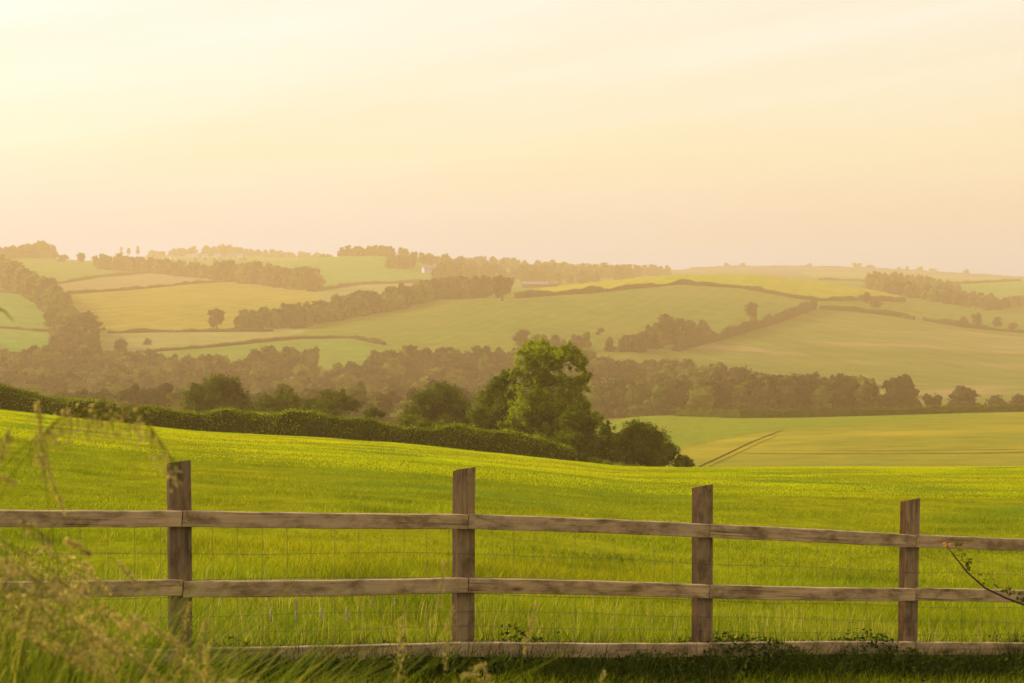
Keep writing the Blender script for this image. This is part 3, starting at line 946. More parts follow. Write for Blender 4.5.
# ------------------------------------------------------------------ farm buildings
def gable(name, label, px, pyb, Y, wm, dm, hm, rm, yaw, roofmat='slate', wallmat='plaster', group=None, windows=3, cat='house'):
    if Y is None:
        p = at(px, pyb)
    else:
        u, _ = uv(px, pyb); p = Vector((u * Y, Y, ground(u * Y, Y)))
    root = empty(name, p, yaw)
    tag(root, label, cat, group)
    w = MB()
    w.box((0, 0, hm / 2 - 0.5), (wm, dm, hm + 1))
    for s in (-1, 1):
        w.add([(s * wm / 2, -dm / 2, hm), (s * wm / 2, dm / 2, hm), (s * wm / 2, 0, hm + rm)], [(0, 1, 2)])
    w.build('wall', M[wallmat], root)
    r_ = MB()
    o = 0.5
    for s in (-1, 1):
        e = rm * o / (dm / 2)
        a = [(-wm / 2 - o, s * (dm / 2 + o), hm - e + .02), (wm / 2 + o, s * (dm / 2 + o), hm - e + .02), (wm / 2 + o, 0, hm + rm + .02), (-wm / 2 - o, 0, hm + rm + .02)]
        b = [(x, y, z + 0.25) for x, y, z in a]
        r_.add(a + b, [(0, 1, 2, 3), (7, 6, 5, 4), (0, 4, 5, 1), (1, 5, 6, 2), (2, 6, 7, 3), (3, 7, 4, 0)])
    rf = r_.build('roof', M[roofmat], root)
    for i in range(windows):
        x = wm * ((i + 0.5) / windows - 0.5)
        m_ = MB(); m_.box((x, -dm / 2 - 0.03, hm * 0.6), (1.1, 0.1, 1.2)); m_.build('window', M['glass'], root)
    return root, rf


h, rf = gable('farmhouse', 'farmhouse with white gable and grey roof in skyline trees', 431, 273.5, None, 24, 9, 6, 5.5, R(28), 'slate', 'plaster', None, 4)
c_ = MB(); c_.box((6, 0, 12.2), (1.4, 1.2, 2.6)); c_.build('chimney', M['plaster'], rf)
gable('barn', 'long low barn with pale roof beside the round oak', 538, 290.5, 1690, 38, 14, 4.0, 3, R(4), 'sheet_roof', 'timber_dark', None, 0, 'barn')
gable('barn', 'small dark shed right of the long low barn', 553, 290.5, 1688, 9, 8, 4.5, 2.5, R(30), 'sheet_roof', 'timber_dark', None, 1, 'barn')
for i, (px, w) in enumerate(((176, 14), (188, 12), (197, 15), (206, 12), (216, 13), (229, 15), (238, 12))):
    gable('village_house', 'tiny pale house among trees of the hilltop village on skyline', px + random.uniform(-2, 2), 258.2 + random.uniform(0, 1.4), None, w * random.uniform(.7, 1.1), 9, random.uniform(4.5, 6), 3.5, R(random.uniform(-30, 30)), 'slate', 'plaster', 'houses of the hilltop village', 0)

# white wrapped bale at the far edge of the pale field
bp = at(646, 415.5, 300)
mb = MB()
n = 20
ring = []
prof = [(0.0, -0.6), (0.62, -0.6), (0.72, -0.5), (0.75, 0.0), (0.72, 0.5), (0.62, 0.6), (0.0, 0.6)]
vs = []; fs = []
for (rr, xx) in prof:
    for j in range(n):
        a = 2 * math.pi * j / n
        vs.append((xx * 1.4, rr * math.cos(a), rr * math.sin(a) + 0.72))
for i in range(len(prof) - 1):
    for j in range(n):
        k = (j + 1) % n
        fs.append((i * n + j, i * n + k, (i + 1) * n + k, (i + 1) * n + j))
mb.add(vs, fs)
o = mb.build('wrapped_bale', M['white'], None, True); o.location = bp; o.rotation_euler = (0, 0, 0.3); o.scale = (0.7, 0.7, 0.7)
tag(o, 'tiny white wrapped bale at the far edge of the pale green field', 'bale')


# tractor lines in the barley
def wheel_line(label, line, width, off=0.0, y0=235):
    w = []
    for (a, b) in zip(line[:-1], line[1:]):
        for t in np.linspace(0, 1, 14, endpoint=False):
            w.append(at(a[0] + (b[0] - a[0]) * t, a[1] + (b[1] - a[1]) * t, y0, 480))
    w.append(at(*line[-1], y0, 480))
    P = np.array([tuple(p) for p in w])
    t = np.gradient(P[:, :2], axis=0); t /= np.linalg.norm(t, axis=1, keepdims=True) + 1e-9
    nrm = np.stack([-t[:, 1], t[:, 0]], 1)
    vv = []
    for s in (-1, 1):
        q = P[:, :2] + nrm * (off + s * width / 2 * (1 + 0.25 * np.sin(np.arange(len(P)) * 2.1))[:, None])
        vv.append(np.column_stack([q, zt(q[:, 0], q[:, 1]) + 0.10]))
    n_ = len(P)
    v = np.concatenate(vv)
    f = np.array([(i, i + 1, n_ + i + 1, n_ + i) for i in range(n_ - 1)])
    tag(link('tractor_line', mesh_np('tractor_line', v, f, M['rut'])), label, 'track', None, 'structure')


wheel_line('dark tractor line running up the barley beside the round bush', [(699, 467), (725, 455), (752, 442), (782, 430.5)], 0.42)
wheel_line('second tractor line running up the barley', [(709, 467), (737, 454), (762, 442), (776, 436.5)], 0.2)
wheel_line('dark tractor line lying level across the barley', [(742, 453.5), (820, 454), (900, 454), (1040, 452.5)], 0.5)
wheel_line('upper level tractor line across the barley', [(820, 451), (900, 451), (1040, 449.5)], 0.35)
wheel_line('worn edge between pale green field and barley', [(690, 446), (740, 436), (780, 429.3), (815, 426)], 0.25)

# ------------------------------------------------------------------ the meadow hedge
hl = [(-260, 121), (-60, 122), (0, 122), (100, 122), (200, 122.5), (300, 123), (400, 124), (480, 125), (540, 126), (572, 127)]
hp = []
for px, Yh in hl:
    u = uv(px, 430)[0]
    hp.append((u * Yh, Yh, ground(u * Yh, Yh)))
v, f, P = hedge_ribbon(hp, 1.95, 1.7, rng, 0.5)
root = empty('meadow_hedge', hp[4])
tag(root, 'thick clipped dark green hedge along the far edge of the meadow', 'hedge')
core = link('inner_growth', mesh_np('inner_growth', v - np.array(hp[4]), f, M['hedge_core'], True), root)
k = P[:, 1:7]
nseg = len(k)
pick = rng.integers(0, nseg, 46000); pj = rng.integers(0, 6, 46000)
fr = rng.random((46000, 1))
fs_ = rng.random((46000, 1)); nx_ = np.minimum(pick + 1, nseg - 1)
k2 = k[pick] * (1 - fs_[:, :, None]) + k[nx_] * fs_[:, :, None]
ar_ = np.arange(46000)
cen = k2[ar_, pj] * (1 - fr) + k2[ar_, np.minimum(pj + 1, 5)] * fr
lump = vnoise(cen[:, 0] * 1.1, cen[:, 2] * 1.3 + cen[:, 1] * 0.4, 61)
cen = cen + rng.normal(0, 0.15, cen.shape)
outw = cen - P[pick].mean(1)
outw /= np.linalg.norm(outw, axis=1, keepdims=True) + 1e-9
cen = cen + outw * (lump * 0.22)[:, None]
lv, lf = leaf_cloud(cen, outw + np.array((0, 0, .4)), 0.20)
link('leaves', mesh_np('leaves', lv - np.array(hp[4]), lf, M['leaf_hedge']), root)
pick = rng.integers(0, nseg, 14000); pj = rng.integers(1, 4, 14000); fr = rng.random((14000, 1))  # brighter leaves along the hedge top: its sunlit look painted in by colour
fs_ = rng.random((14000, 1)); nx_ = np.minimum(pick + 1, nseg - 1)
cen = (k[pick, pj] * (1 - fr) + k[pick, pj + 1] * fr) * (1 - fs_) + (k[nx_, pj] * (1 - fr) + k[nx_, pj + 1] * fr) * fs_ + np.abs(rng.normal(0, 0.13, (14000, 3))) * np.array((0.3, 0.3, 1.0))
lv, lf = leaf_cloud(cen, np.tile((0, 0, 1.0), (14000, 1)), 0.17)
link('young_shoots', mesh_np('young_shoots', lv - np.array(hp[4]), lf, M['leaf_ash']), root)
# rough grass strip along the hedge foot
# ------------------------------------------------------------------ trees and bushes round the big tree
big_tree('tall_tree', 'tall bright green leafy tree rising above the hedge with open crown', 'tree',
         [(540, 350, 15, 13), (527, 357, 13), (553, 358, 14), (567, 352, 12), (577, 362, 12), (582, 376, 10), (534, 374, 15), (550, 378, 15), (570, 386, 13), (581, 391, 9),
          (528, 394, 15), (546, 400, 17), (566, 405, 14), (519, 412, 14), (530, 416, 12), (545, 424, 13), (556, 424, 16), (524, 432, 14), (545, 438, 15), (508, 428, 11), (516, 372, 8), (512, 383, 7), (578, 408, 14), (590, 420, 12), (574, 426, 15), (562, 442, 15), (586, 436, 13)],
         138, 543, 'leaf_ash', 1500, 0.21, 0.28, None, True, 1.5, 0.36, 0.55, 0.22, 62)
big_tree('side_tree', 'darker round tree leaning against the left of the tall tree', 'tree',
         [(500, 386, 14), (488, 400, 15), (505, 404, 14), (480, 414, 14), (498, 422, 16), (512, 395, 11), (484, 430, 13), (476, 424, 9), (508, 438, 13), (507, 378, 10), (497, 389, 11)],
         141, 495, 'leaf_dark', 600, 0.21, 0.22, None, True, 1.6, 0.36, 0.5)
big_tree('hawthorn', 'dark shady hawthorn under the right side of the tall tree', 'tree',
         [(572, 418, 14), (588, 428, 14), (575, 438, 17), (596, 444, 14), (560, 446, 16), (583, 455, 16), (603, 458, 12), (568, 460, 14), (612, 442, 12), (604, 428, 10), (596, 420, 9), (616, 456, 11)],
         133, 580, 'leaf_dark', 640, 0.20, 0.16, None, True, 1.8, 0.34, 0.5)
big_tree('round_bush', 'dark domed bush at the right end of the tree clump', 'bush',
         [(640, 434, 17), (625, 442, 15), (655, 442, 17), (668, 452, 15), (640, 452, 20), (622, 456, 14), (656, 460, 18), (680, 460, 11), (689, 464, 7), (634, 428, 10), (650, 430, 9)],
         134, 650, 'leaf_dark', 640, 0.19, 0.10, None, True, 1.8, 0.34, 0.55)
big_tree('low_bush', 'low green bush at the hedge end under the hawthorn', 'bush',
         [(606, 464, 9, 5), (620, 465, 10, 5), (632, 467, 8, 4), (594, 463, 8, 5)], 127, 614, 'leaf_hedge', 800, 0.16, 0.05, None, False, 0.6, 0.34, 0.5)
big_tree('field_maple', 'olive round topped tree behind the hedge left of the tall tree', 'tree',
         [(438, 392, 14), (424, 402, 14), (450, 398, 14), (412, 414, 13), (436, 414, 20), (460, 408, 14), (420, 424, 14), (452, 424, 18), (468, 418, 9), (406, 422, 8)],
         185, 438, 'leaf_mid', 330, 0.30, 0.25, None, True, 2.5, 0.36, 0.5)
big_tree('spreading_tree', 'wide low olive tree behind the hedge nearest the left post', 'tree',
         [(213, 386, 14), (200, 392, 14), (228, 390, 14), (190, 402, 12), (214, 402, 18), (238, 402, 13), (246, 408, 9), (204, 410, 14), (230, 412, 14)],
         215, 214, 'leaf_mid', 250, 0.36, 0.25, None, True, 3, 0.36, 0.5)
big_tree('thorn_tree', 'small olive tree behind the hedge between two others', 'tree',
         [(282, 398, 13), (268, 402, 11), (296, 402, 12), (260, 409, 8), (282, 410, 16), (304, 408, 9)], 205, 282, 'leaf_mid', 270, 0.33, 0.18, None, True, 2, 0.36, 0.5)
big_tree('thorn_tree', 'broad low tree behind the hedge third from the left', 'tree',
         [(325, 402, 13), (340, 401, 13), (312, 406, 12), (352, 406, 10), (330, 412, 16), (302, 411, 8)], 195, 328, 'leaf_mid', 290, 0.31, 0.18, None, True, 2, 0.36, 0.5)
big_tree('hedge_shrub', 'small dark shrub poking above the hedge beside the broad low tree', 'bush', [(374, 411, 8, 6), (368, 415, 6, 5), (381, 415, 6, 5)], 160, 374, 'leaf_mid', 400, 0.25, 0.06, None, False, 0.6)
big_tree('hedge_shrub', 'yellow green shrub poking above the hedge under the field maple', 'bush', [(440, 427, 9, 7), (425, 424, 9, 6), (408, 420, 8, 5), (452, 430, 7, 5)], 128, 432, 'leaf_hedge', 600, 0.2, 0.06, None, False, 0.6)

# ------------------------------------------------------------------ fence
fyaw = math.atan2(BAY[1], BAY[0])
fd = Vector((math.cos(fyaw), math.sin(fyaw), 0))
fn = Vector((math.sin(fyaw), -math.cos(fyaw), 0))      # towards the camera
TOPS = {0: (-1.053, -1.378, -1.780, -2.180), 1: (-1.193, -1.522, -1.925, -2.340), 2: (-1.410, -1.712, -2.130, -2.538), 3: (-1.622, -1.918, -2.318, -2.718)}
for i in (-2, -1): TOPS[i] = tuple(a + (b - a) * i for a, b in zip(TOPS[0], TOPS[1]))
for i in (4, 5): TOPS[i] = tuple(a + 0.2 * (i - 3) * -1.0 for a in TOPS[3])
fence = empty('wooden_fence', (F1[0], F1[1], ground(F1[0], F1[1])))
tag(fence, 'weathered brown post and rail fence with wire netting across the foreground', 'fence')
FO = Vector(fence.location)


def fpos(t):
    return Vector((F1[0] + BAY[0] * t, F1[1] + BAY[1] * t, 0))


PW, PD = 0.128, 0.080
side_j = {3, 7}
lean = {0: 0.002, 1: 0.006, 2: -0.004, 3: 0.010}
for i in range(-2, 6):
    c = fpos(i); g0 = ground(c.x, c.y)
    ztop = TOPS[i][0]
    mb = MB()
    H = ztop - g0
    rnd = 0.006
    # rounded-edge post, sides cut into segments so the arrises wander a little
    levels = np.linspace(-0.35, 1.0, 12)
    ringv = []
    sh = [(-1, -1), (1, -1), (1, 1), (-1, 1)]
    vs, fs = [], []
    for li, t in enumerate(levels):
        z = t * H if t > 0 else t
        jit = random.uniform(-0.0015, 0.0015)
        for (sx, sy) in sh:
            for q in (0, 1):
                ex = PW / 2 - (rnd if (q == 1) == (sx * sy > 0) else 0)
                ey = PD / 2 - (rnd if (q == 0) == (sx * sy > 0) else 0)
                x = sx * ex + jit; y = sy * ey
                zz = z
                if li == len(levels) - 1: zz = z + (x / PW) * 0.010 - (y / PD) * 0.022
                vs.append((x + lean.get(i, 0) * z, y, zz))
    k = 8
    for li in range(len(levels) - 1):
        for j in range(k):
            a = li * k + j; b = li * k + (j + 1) % k
            fs.append((a, b, b + k, a + k))
    fs.append(tuple((len(levels) - 1) * k + j for j in range(k)))
    mb.add(vs, fs)
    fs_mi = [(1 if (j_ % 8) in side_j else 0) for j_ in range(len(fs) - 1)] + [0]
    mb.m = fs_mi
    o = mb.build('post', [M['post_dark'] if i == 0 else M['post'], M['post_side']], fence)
    o.location = Vector((c.x, c.y, g0)) - FO
    o.rotation_euler = (0, 0, fyaw)
RT, RH = 0.040, 0.092
for i in range(-2, 5):
    for r_i in (1, 2, 3):
        a = fpos(i) + Vector((0, 0, TOPS[i][r_i])); b = fpos(i + 1) + Vector((0, 0, TOPS[i + 1][r_i]))
        j0 = random.uniform(-0.006, 0.006); j1 = random.uniform(-0.006, 0.006)
        a.z += j0; b.z += j1
        off = fn * (PD / 2 + RT / 2 + 0.010)
        a += off; b += off
        d = (b - a); L = d.length
        ang = math.atan2(b.z - a.z, math.hypot(d.x, d.y))
        n_ = 14
        vs, fs = [], []
        L2 = L - 0.006
        ph = random.uniform(0, 6)
        e = 0.004
        sec = [(-RT / 2, -RH / 2 + e), (-RT / 2 + e, -RH / 2), (RT / 2 - e, -RH / 2), (RT / 2, -RH / 2 + e), (RT / 2, RH / 2 - e), (RT / 2 - e, RH / 2), (-RT / 2 + e, RH / 2), (-RT / 2, RH / 2 - e)]
        for q in range(n_ + 1):
            x = -L2 / 2 + L2 * q / n_
            bow = 0.006 * math.sin(math.pi * q / n_) * math.sin(ph) + 0.0012 * math.sin(q * 1.7 + ph)
            for (yy, zz) in sec:
                vs.append((x, yy, zz + bow))
        for q in range(n_):
            for j in range(8):
                k2 = (j + 1) % 8
                fs.append((q * 8 + j, (q + 1) * 8 + j, (q + 1) * 8 + k2, q * 8 + k2))
        fs.append(tuple(range(8))); fs.append(tuple(n_ * 8 + j for j in range(7, -1, -1)))
        mb = MB(); mb.add(vs, fs)
        o = mb.build('rail', M['rail'], fence)
        o.location = (a + b) / 2 - FO
        o.rotation_euler = (0, -ang, fyaw)
# stock netting stapled to the front of the posts
mb = MB()


def ftop(t, r_i):
    i = int(math.floor(t)); i = max(-2, min(4, i)); fq = t - i
    return TOPS[i][r_i] * (1 - fq) + TOPS[i + 1][r_i] * fq


noff = fn * (PD / 2 + 0.005)
levels = [-0.30, -0.53, -0.68, -0.79, -0.90, -1.00, -1.09, -1.17]
ts = np.arange(-1.99, 4.99, 0.25)
for lv in levels:
    mb.tube([fpos(t) + noff + Vector((0, 0, ftop(t, 0) + lv + 0.006 * math.sin(t * 7 + lv * 30))) for t in ts], 0.0014, 4, 0, False)
for t in np.arange(-1.98, 4.98, 0.0833):
    w = 0.004 * math.sin(t * 23)
    p = fpos(t) + noff
    mb.tube([p + Vector((0, 0, ftop(t, 0) - 0.30)), p + fd * w + Vector((0, 0, ftop(t, 0) - 0.75)), p + Vector((0, 0, ftop(t, 0) - 1.17))], 0.0011, 4, 0, False)
mb.build('wire_netting', M['wire'], fence, True, FO)

# thin pale strands hung on the netting wires
for idx, (px, ya, yb) in enumerate(((271, 607, 622), (296, 598, 624), (321, 608, 623), (347, 606, 624), (372, 598, 607), (395, 597, 606))):
    u = uv(px, 600)[0]
    yy = 9.168 / (1 - 0.46086 * u) - 0.045
    p0 = pt(px, ya, yy); p1 = pt(px + 0.5, yb, yy)
    mb = MB()
    for s in range(5):
        pts = []
        for t in np.linspace(0, 1, 6):
            p = p0.lerp(p1, t)
            pts.append(p - p0 + Vector((random.uniform(-.006, .006), random.uniform(-.006, .006), 0)))
        mb.tube(pts, [0.001, 0.0035, 0.005, 0.004, 0.003, 0.0008], 5)
    o = mb.build('wool_wisp', M['wool'], None, True); o.location = p0
    tag(o, ['leftmost short pale wisp of wool on the netting left of the second post', 'longest pale wisp of wool on the netting', 'third pale wisp of wool from the left on the netting', 'fourth thin pale wisp of wool from the left on the netting', 'fifth short pale wisp of wool hanging just under the middle rail', 'rightmost short pale wisp of wool under the middle rail'][idx], 'wool wisp', 'wool wisps caught on the netting')

# ------------------------------------------------------------------ grass
def blades(X, Y, hgt, wid, lean_, mat, name, label, seg=3, zoff=-0.02, cat='grass', wind=(0.25, -0.1)):
    n = len(X)
    Z = zt(X, Y) + zoff
    a = rng.uniform(0, 2 * np.pi, n)
    dirx, diry = np.cos(a) * lean_ + wind[0] * lean_, np.sin(a) * lean_ + wind[1] * lean_
    fa = rng.uniform(0, 2 * np.pi, n)
    wx, wy = np.cos(fa) * wid / 2, np.sin(fa) * wid / 2
    rows = []
    for s in range(seg):
        t = s / seg
        cx = X + dirx * hgt * t * t; cy = Y + diry * hgt * t * t; cz = Z + hgt * t * (1 - 0.25 * t * lean_)
        k = (1 - t * 0.65)
        rows.append(np.stack([cx - wx * k, cy - wy * k, cz], 1)); rows.append(np.stack([cx + wx * k, cy + wy * k, cz], 1))
    rows.append(np.stack([X + dirx * hgt, Y + diry * hgt, Z + hgt * (1 - 0.25 * lean_)], 1))
    m = 2 * seg + 1
    V_ = np.stack(rows, 1).reshape(-1, 3)
    base = (np.arange(n) * m)[:, None]
    tris = []
    for s in range(seg - 1):
        tris += [(2 * s, 2 * s + 1, 2 * s + 3), (2 * s, 2 * s + 3, 2 * s + 2)]
    tris.append((2 * (seg - 1), 2 * (seg - 1) + 1, 2 * seg))
    T = np.array(tris)
    Fc = (base[:, :, None] + T[None]).reshape(-1, 3)
    o = link(name, mesh_np(name, V_, Fc, M[mat]))
    tag(o, label, cat, None, 'stuff')
    return o


def scatter(n, y0, y1, power=1.0, side=0.09):
    """random field points seen by the camera between two distances"""
    y = (y0 ** power + (y1 ** power - y0 ** power) * rng.random(n)) ** (1 / power)
    u = rng.uniform(-0.36 - side, 0.36 + side, n)
    return u * y, y


def patchy(X, Y, s, lo, hi, seed):
    return lo + (hi - lo) * (0.5 + 0.5 * vnoise(X / s, Y / s, seed))


X, Y = scatter(170000, 7.5, 18, 1.7)
k = Y > fence_y(X) + 0.12; X = X[k]; Y = Y[k]
dens = patchy(X, Y, 0.9, 0.25, 1.0, 24) * patchy(X, Y, 0.35, 0.5, 1.0, 25)
k = rng.random(len(X)) < dens * 1.25; X = X[k]; Y = Y[k]
hg = patchy(X, Y, 0.9, 0.05, 0.19, 24) * rng.uniform(0.5, 1.35, len(X)) + 0.10 * np.exp(-(Y - fence_y(X)) / 0.9) * rng.random(len(X)) * 2
blades(X, Y, hg, rng.uniform(0.004, 0.009, len(X)), rng.uniform(0.15, 0.8, len(X)), 'blade', 'meadow_grass', 'yellow green meadow grass just behind the fence')
X, Y = scatter(320000, 17, 45, 1.6)
k = rng.random(len(X)) < patchy(X, Y, 1.3, 0.1, 1.1, 26) * patchy(X, Y, 7, 0.6, 1.0, 28); X = X[k]; Y = Y[k]
hg = patchy(X, Y, 1.3, 0.03, 0.13, 26) * rng.uniform(0.5, 1.3, len(X))
blades(X, Y, hg, rng.uniform(0.008, 0.018, len(X)), rng.uniform(0.2, 0.9, len(X)), 'blade', 'meadow_grass', 'meadow grass further out beyond the fence', 2)
X, Y = scatter(430000, 43, 127, 1.6)
k = rng.random(len(X)) < patchy(X, Y, 2.6, 0.25, 1.15, 27); X = X[k]; Y = Y[k]
hg = patchy(X, Y, 2.6, 0.03, 0.13, 27) * rng.uniform(0.5, 1.3, len(X))
blades(X, Y, hg, rng.uniform(0.014, 0.036, len(X)), rng.uniform(0.3, 1.0, len(X)), 'blade_far', 'meadow_grass', 'short meadow grass rising to the hedge', 2)
# pale seeding stems standing in the meadow grass near the fence
X, Y = scatter(2400, 8, 13, 1.4)
k = Y > fence_y(X) + 0.15; X = X[k]; Y = Y[k]
blades(X, Y, rng.uniform(0.14, 0.34, len(X)), rng.uniform(0.003, 0.006, len(X)), rng.uniform(0.05, 0.35, len(X)), 'straw', 'seeding_grass', 'pale seeding stems among the grass behind the fence', 3)
# rough strip along the hedge foot
hx = np.array([p[0] for p in hp]); hy = np.array([p[1] for p in hp])
X = rng.uniform(hx[0], hx[-1], 9000); Y = np.interp(X, hx, hy) - 1.0 - np.abs(rng.normal(0, 0.35, 9000))
blades(X, Y, rng.uniform(0.25, 0.6, 9000), rng.uniform(0.05, 0.10, 9000), rng.uniform(0.2, 0.7, 9000), 'leaf_hedge', 'rough_grass', 'rough darker grass along the foot of the meadow hedge', 2)

# fence foot: nettles and rank growth under the lowest rail
tt = rng.uniform(-1.9, 5.0, 26000)
off = rng.normal(0.06, 0.22, 26000)
X = F1[0] + BAY[0] * tt + fn.x * off; Y = F1[1] + BAY[1] * tt + fn.y * off
hgt = patchy(X, Y, 0.45, 0.05, 0.31, 31) * np.where(tt > 1.0, 1.0, 0.8)
Zc = zt(X, Y) + hgt * rng.random(26000) ** 0.7
lv, lf = leaf_cloud(np.stack([X, Y, Zc], 1), np.tile((0, 0, 1.0), (26000, 1)), 0.034)
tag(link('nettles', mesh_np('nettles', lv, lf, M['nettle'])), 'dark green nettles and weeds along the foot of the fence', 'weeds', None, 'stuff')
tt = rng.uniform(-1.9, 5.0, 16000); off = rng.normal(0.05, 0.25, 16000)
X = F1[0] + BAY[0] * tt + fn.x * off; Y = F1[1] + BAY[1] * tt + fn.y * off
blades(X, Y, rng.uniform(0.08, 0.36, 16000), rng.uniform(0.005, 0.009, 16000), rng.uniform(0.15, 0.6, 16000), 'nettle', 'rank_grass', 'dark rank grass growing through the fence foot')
# verge sward
n = 60000
X = rng.uniform(-4.5, 5.0, n); Y = fence_y(X) - 0.35 - rng.random(n) ** 1.3 * 5.5
k = (Y > 1.2) & (np.abs(X) < 0.5 * Y + 0.4); X = X[k]; Y = Y[k]
blades(X, Y, rng.uniform(0.06, 0.16, len(X)), rng.uniform(0.005, 0.010, len(X)), rng.uniform(0.2, 0.8, len(X)), 'blade', 'verge_grass', 'green verge grass in front of the fence')


# tall, arching foreground grass at lower left
def top_row(px):
    return float(np.interp(px, [-150, 0, 40, 90, 130, 180, 230, 300, 420, 640, 1100], [556, 570, 592, 624, 650, 676, 682, 686, 686, 690, 695]))


n = 3400
px = np.concatenate([rng.uniform(-170, 230, int(n * 0.94)), rng.uniform(200, 620, n - int(n * 0.94))])
Y = rng.uniform(2.2, 4.6, n)
X = np.empty(n); H = np.empty(n)
for i in range(n):
    u, v = uv(px[i], top_row(px[i]) + abs(rng.normal(0, 30)) - (10 if rng.random() < 0.1 else 0))
    X[i] = u * Y[i]
    H[i] = v * Y[i]
Zg = zt(X, Y)
hgt = np.clip((H - Zg) * 1.08, 0.1, 1.5)
blades(X, Y, hgt, rng.uniform(0.004, 0.012, n), rng.uniform(0.1, 0.8, n), 'tall', 'tall_grass', 'tall arching green and straw grass at the lower left', 5, -0.02, 'grass', (0.22, 0.0))


def plume(mb, base, tip, bend, head, fat, nsp=60, droop=0.0, mi_stem=0, mi_head=1, path=None, hang=0.0):
    """stem from base to tip, top part carries a soft seed head"""
    base = Vector(base); tip = Vector(tip)
    pts = []
    for t in np.linspace(0, 1, 14 if path is None else 60):
        if path is not None:
            k = t * (len(path) - 1); i0 = min(len(path) - 2, int(k)); f_ = k - i0
            g_ = lambda j: path[max(0, min(len(path) - 1, j))]
            a_, b_, c_, d_ = g_(i0 - 1), g_(i0), g_(i0 + 1), g_(i0 + 2)
            pts.append(0.5 * ((2 * b_) + (c_ - a_) * f_ + (2 * a_ - 5 * b_ + 4 * c_ - d_) * f_ ** 2 + (3 * b_ - a_ - 3 * c_ + d_) * f_ ** 3))
            continue
        p = base.lerp(tip, t)
        p += bend * (math.sin(math.pi * min(1, t)) * 0.5) - Vector((0, 0, droop * max(0, t - 0.7) ** 2 * 10))
        pts.append(p)
    if path is not None:
        dense = []
        for a_, b_ in zip(pts[:-1], pts[1:]):
            dense += [a_.lerp(b_, q / 10) for q in range(10)]
        dense.append(pts[-1])
        cum = [0.0]
        for a_, b_ in zip(dense[:-1], dense[1:]): cum.append(cum[-1] + (b_ - a_).length)
        tt_ = np.linspace(0, cum[-1], 14)
        arr = np.array([tuple(p) for p in dense])
        pts = [Vector([float(np.interp(q, cum, arr[:, k_])) for k_ in range(3)]) for q in tt_]
    mb.tube(pts, [0.0016 - 0.0009 * i / 13 for i in range(14)], 4, mi_stem, False)
    L = sum((pts[i + 1] - pts[i]).length for i in range(13))
    hs = max(0.05, 1 - head / L)
    for s in range(nsp):
        t = hs + (1 - hs) * (s + random.random()) / nsp
        k = t * 13; i0 = min(12, int(k)); p = pts[i0].lerp(pts[i0 + 1], k - i0)
        q = (t - hs) / (1 - hs)
        env = fat * (math.sin(math.pi * min(1, q * 0.85 + 0.12)) ** 0.8)
        d = Vector((random.gauss(0, 1), random.gauss(0, 1), random.gauss(0, 1))).normalized()
        ax = (pts[min(13, i0 + 1)] - pts[i0]).normalized()
        c = p + d * env * random.random() - Vector((0, 0, hang * random.random() ** 1.5))
        if hang and random.random() < 0.5:
            mb.tube([p, p.lerp(c, 0.6) + Vector((0, 0, 0.004)), c], 0.0004, 3, mi_stem, False)
        e = c + (ax * 0.7 + d * 0.5) * random.uniform(0.008, 0.016)
        sd = ax.cross(d).normalized() * random.uniform(0.0015, 0.003)
        m = c.lerp(e, 0.5)
        nn = (e - c).cross(sd).normalized() * 0.0015
        mb.add([c, m + sd, e, m - sd, m + nn], [(0, 1, 4), (1, 2, 4), (2, 3, 4), (3, 0, 4)], mi_head)


def seed_grass(label, tip_px, Y, base_dx, head, fat, bend=(0, 0, 0), droop=0.0, nsp=70, group=None, path=None, hang=0.0):
    tip = pt(tip_px[0], tip_px[1], Y)
    bx = tip.x + base_dx; by = Y + random.uniform(-0.1, 0.1)
    if path:
        wp = [pt(a, b, Y + random.uniform(-.05, .05)) for a, b in path]
        tip = wp[-1]; bx = wp[0].x - 0.03; by = Y
    base = Vector((bx, by, ground(bx, by) - 0.02))
    mb = MB(); mb2 = MB()
    root = empty('seeding_grass_stem', base)
    tag(root, label, 'grass stem', group)
    both = MB()
    plume(both, Vector((0, 0, 0)), tip - base, Vector(bend), head, fat, nsp, droop, 0, 1, [Vector((0, 0, 0))] + [q - base for q in wp] if path else None, hang)
    # split into stem and seed head
    st = MB(); hd = MB()
    for fc, mi in zip(both.f, both.m):
        (hd if mi else st).add([both.v[i] for i in fc], [tuple(range(len(fc)))])
    st.build('stalk', M['tall'], root); hd.build('seed_head', M['straw'], root)


gp = 'tall seed headed grasses at the lower left'
seed_grass('tall grass whose pale plume crosses the hedge at far left', (40, 402), 2.6, 0, 0.16, 0.016, nsp=130, group=gp, path=[(70, 680), (58, 580), (44, 470), (38, 402)], hang=0.02)
seed_grass('tall drooping grass stem arching over to the first fence post', (176, 462), 2.5, 0, 0.36, 0.020, nsp=260, group=gp, path=[(-30, 620), (0, 500), (40, 432), (80, 408), (120, 402), (152, 414), (170, 438), (177, 466)], hang=0.05)
seed_grass('broad feathery plume hanging above the left end of the hedge', (110, 400), 2.7, 0, 0.26, 0.026, nsp=220, group=gp, path=[(-60, 600), (-10, 490), (45, 425), (90, 404), (126, 408), (140, 424)], hang=0.05)
seed_grass('thin grass stem drooping right above the left end of the top rail', (64, 510), 2.8, 0, 0.17, 0.007, nsp=90, group=gp, path=[(-90, 620), (-40, 500), (0, 440), (24, 436), (44, 458), (57, 478), (64, 512)])
seed_grass('short brown seed head at the left edge above the top rail', (8, 436), 2.5, 0, 0.07, 0.012, nsp=60, group=gp, path=[(-30, 640), (-16, 540), (-2, 460), (8, 434)])
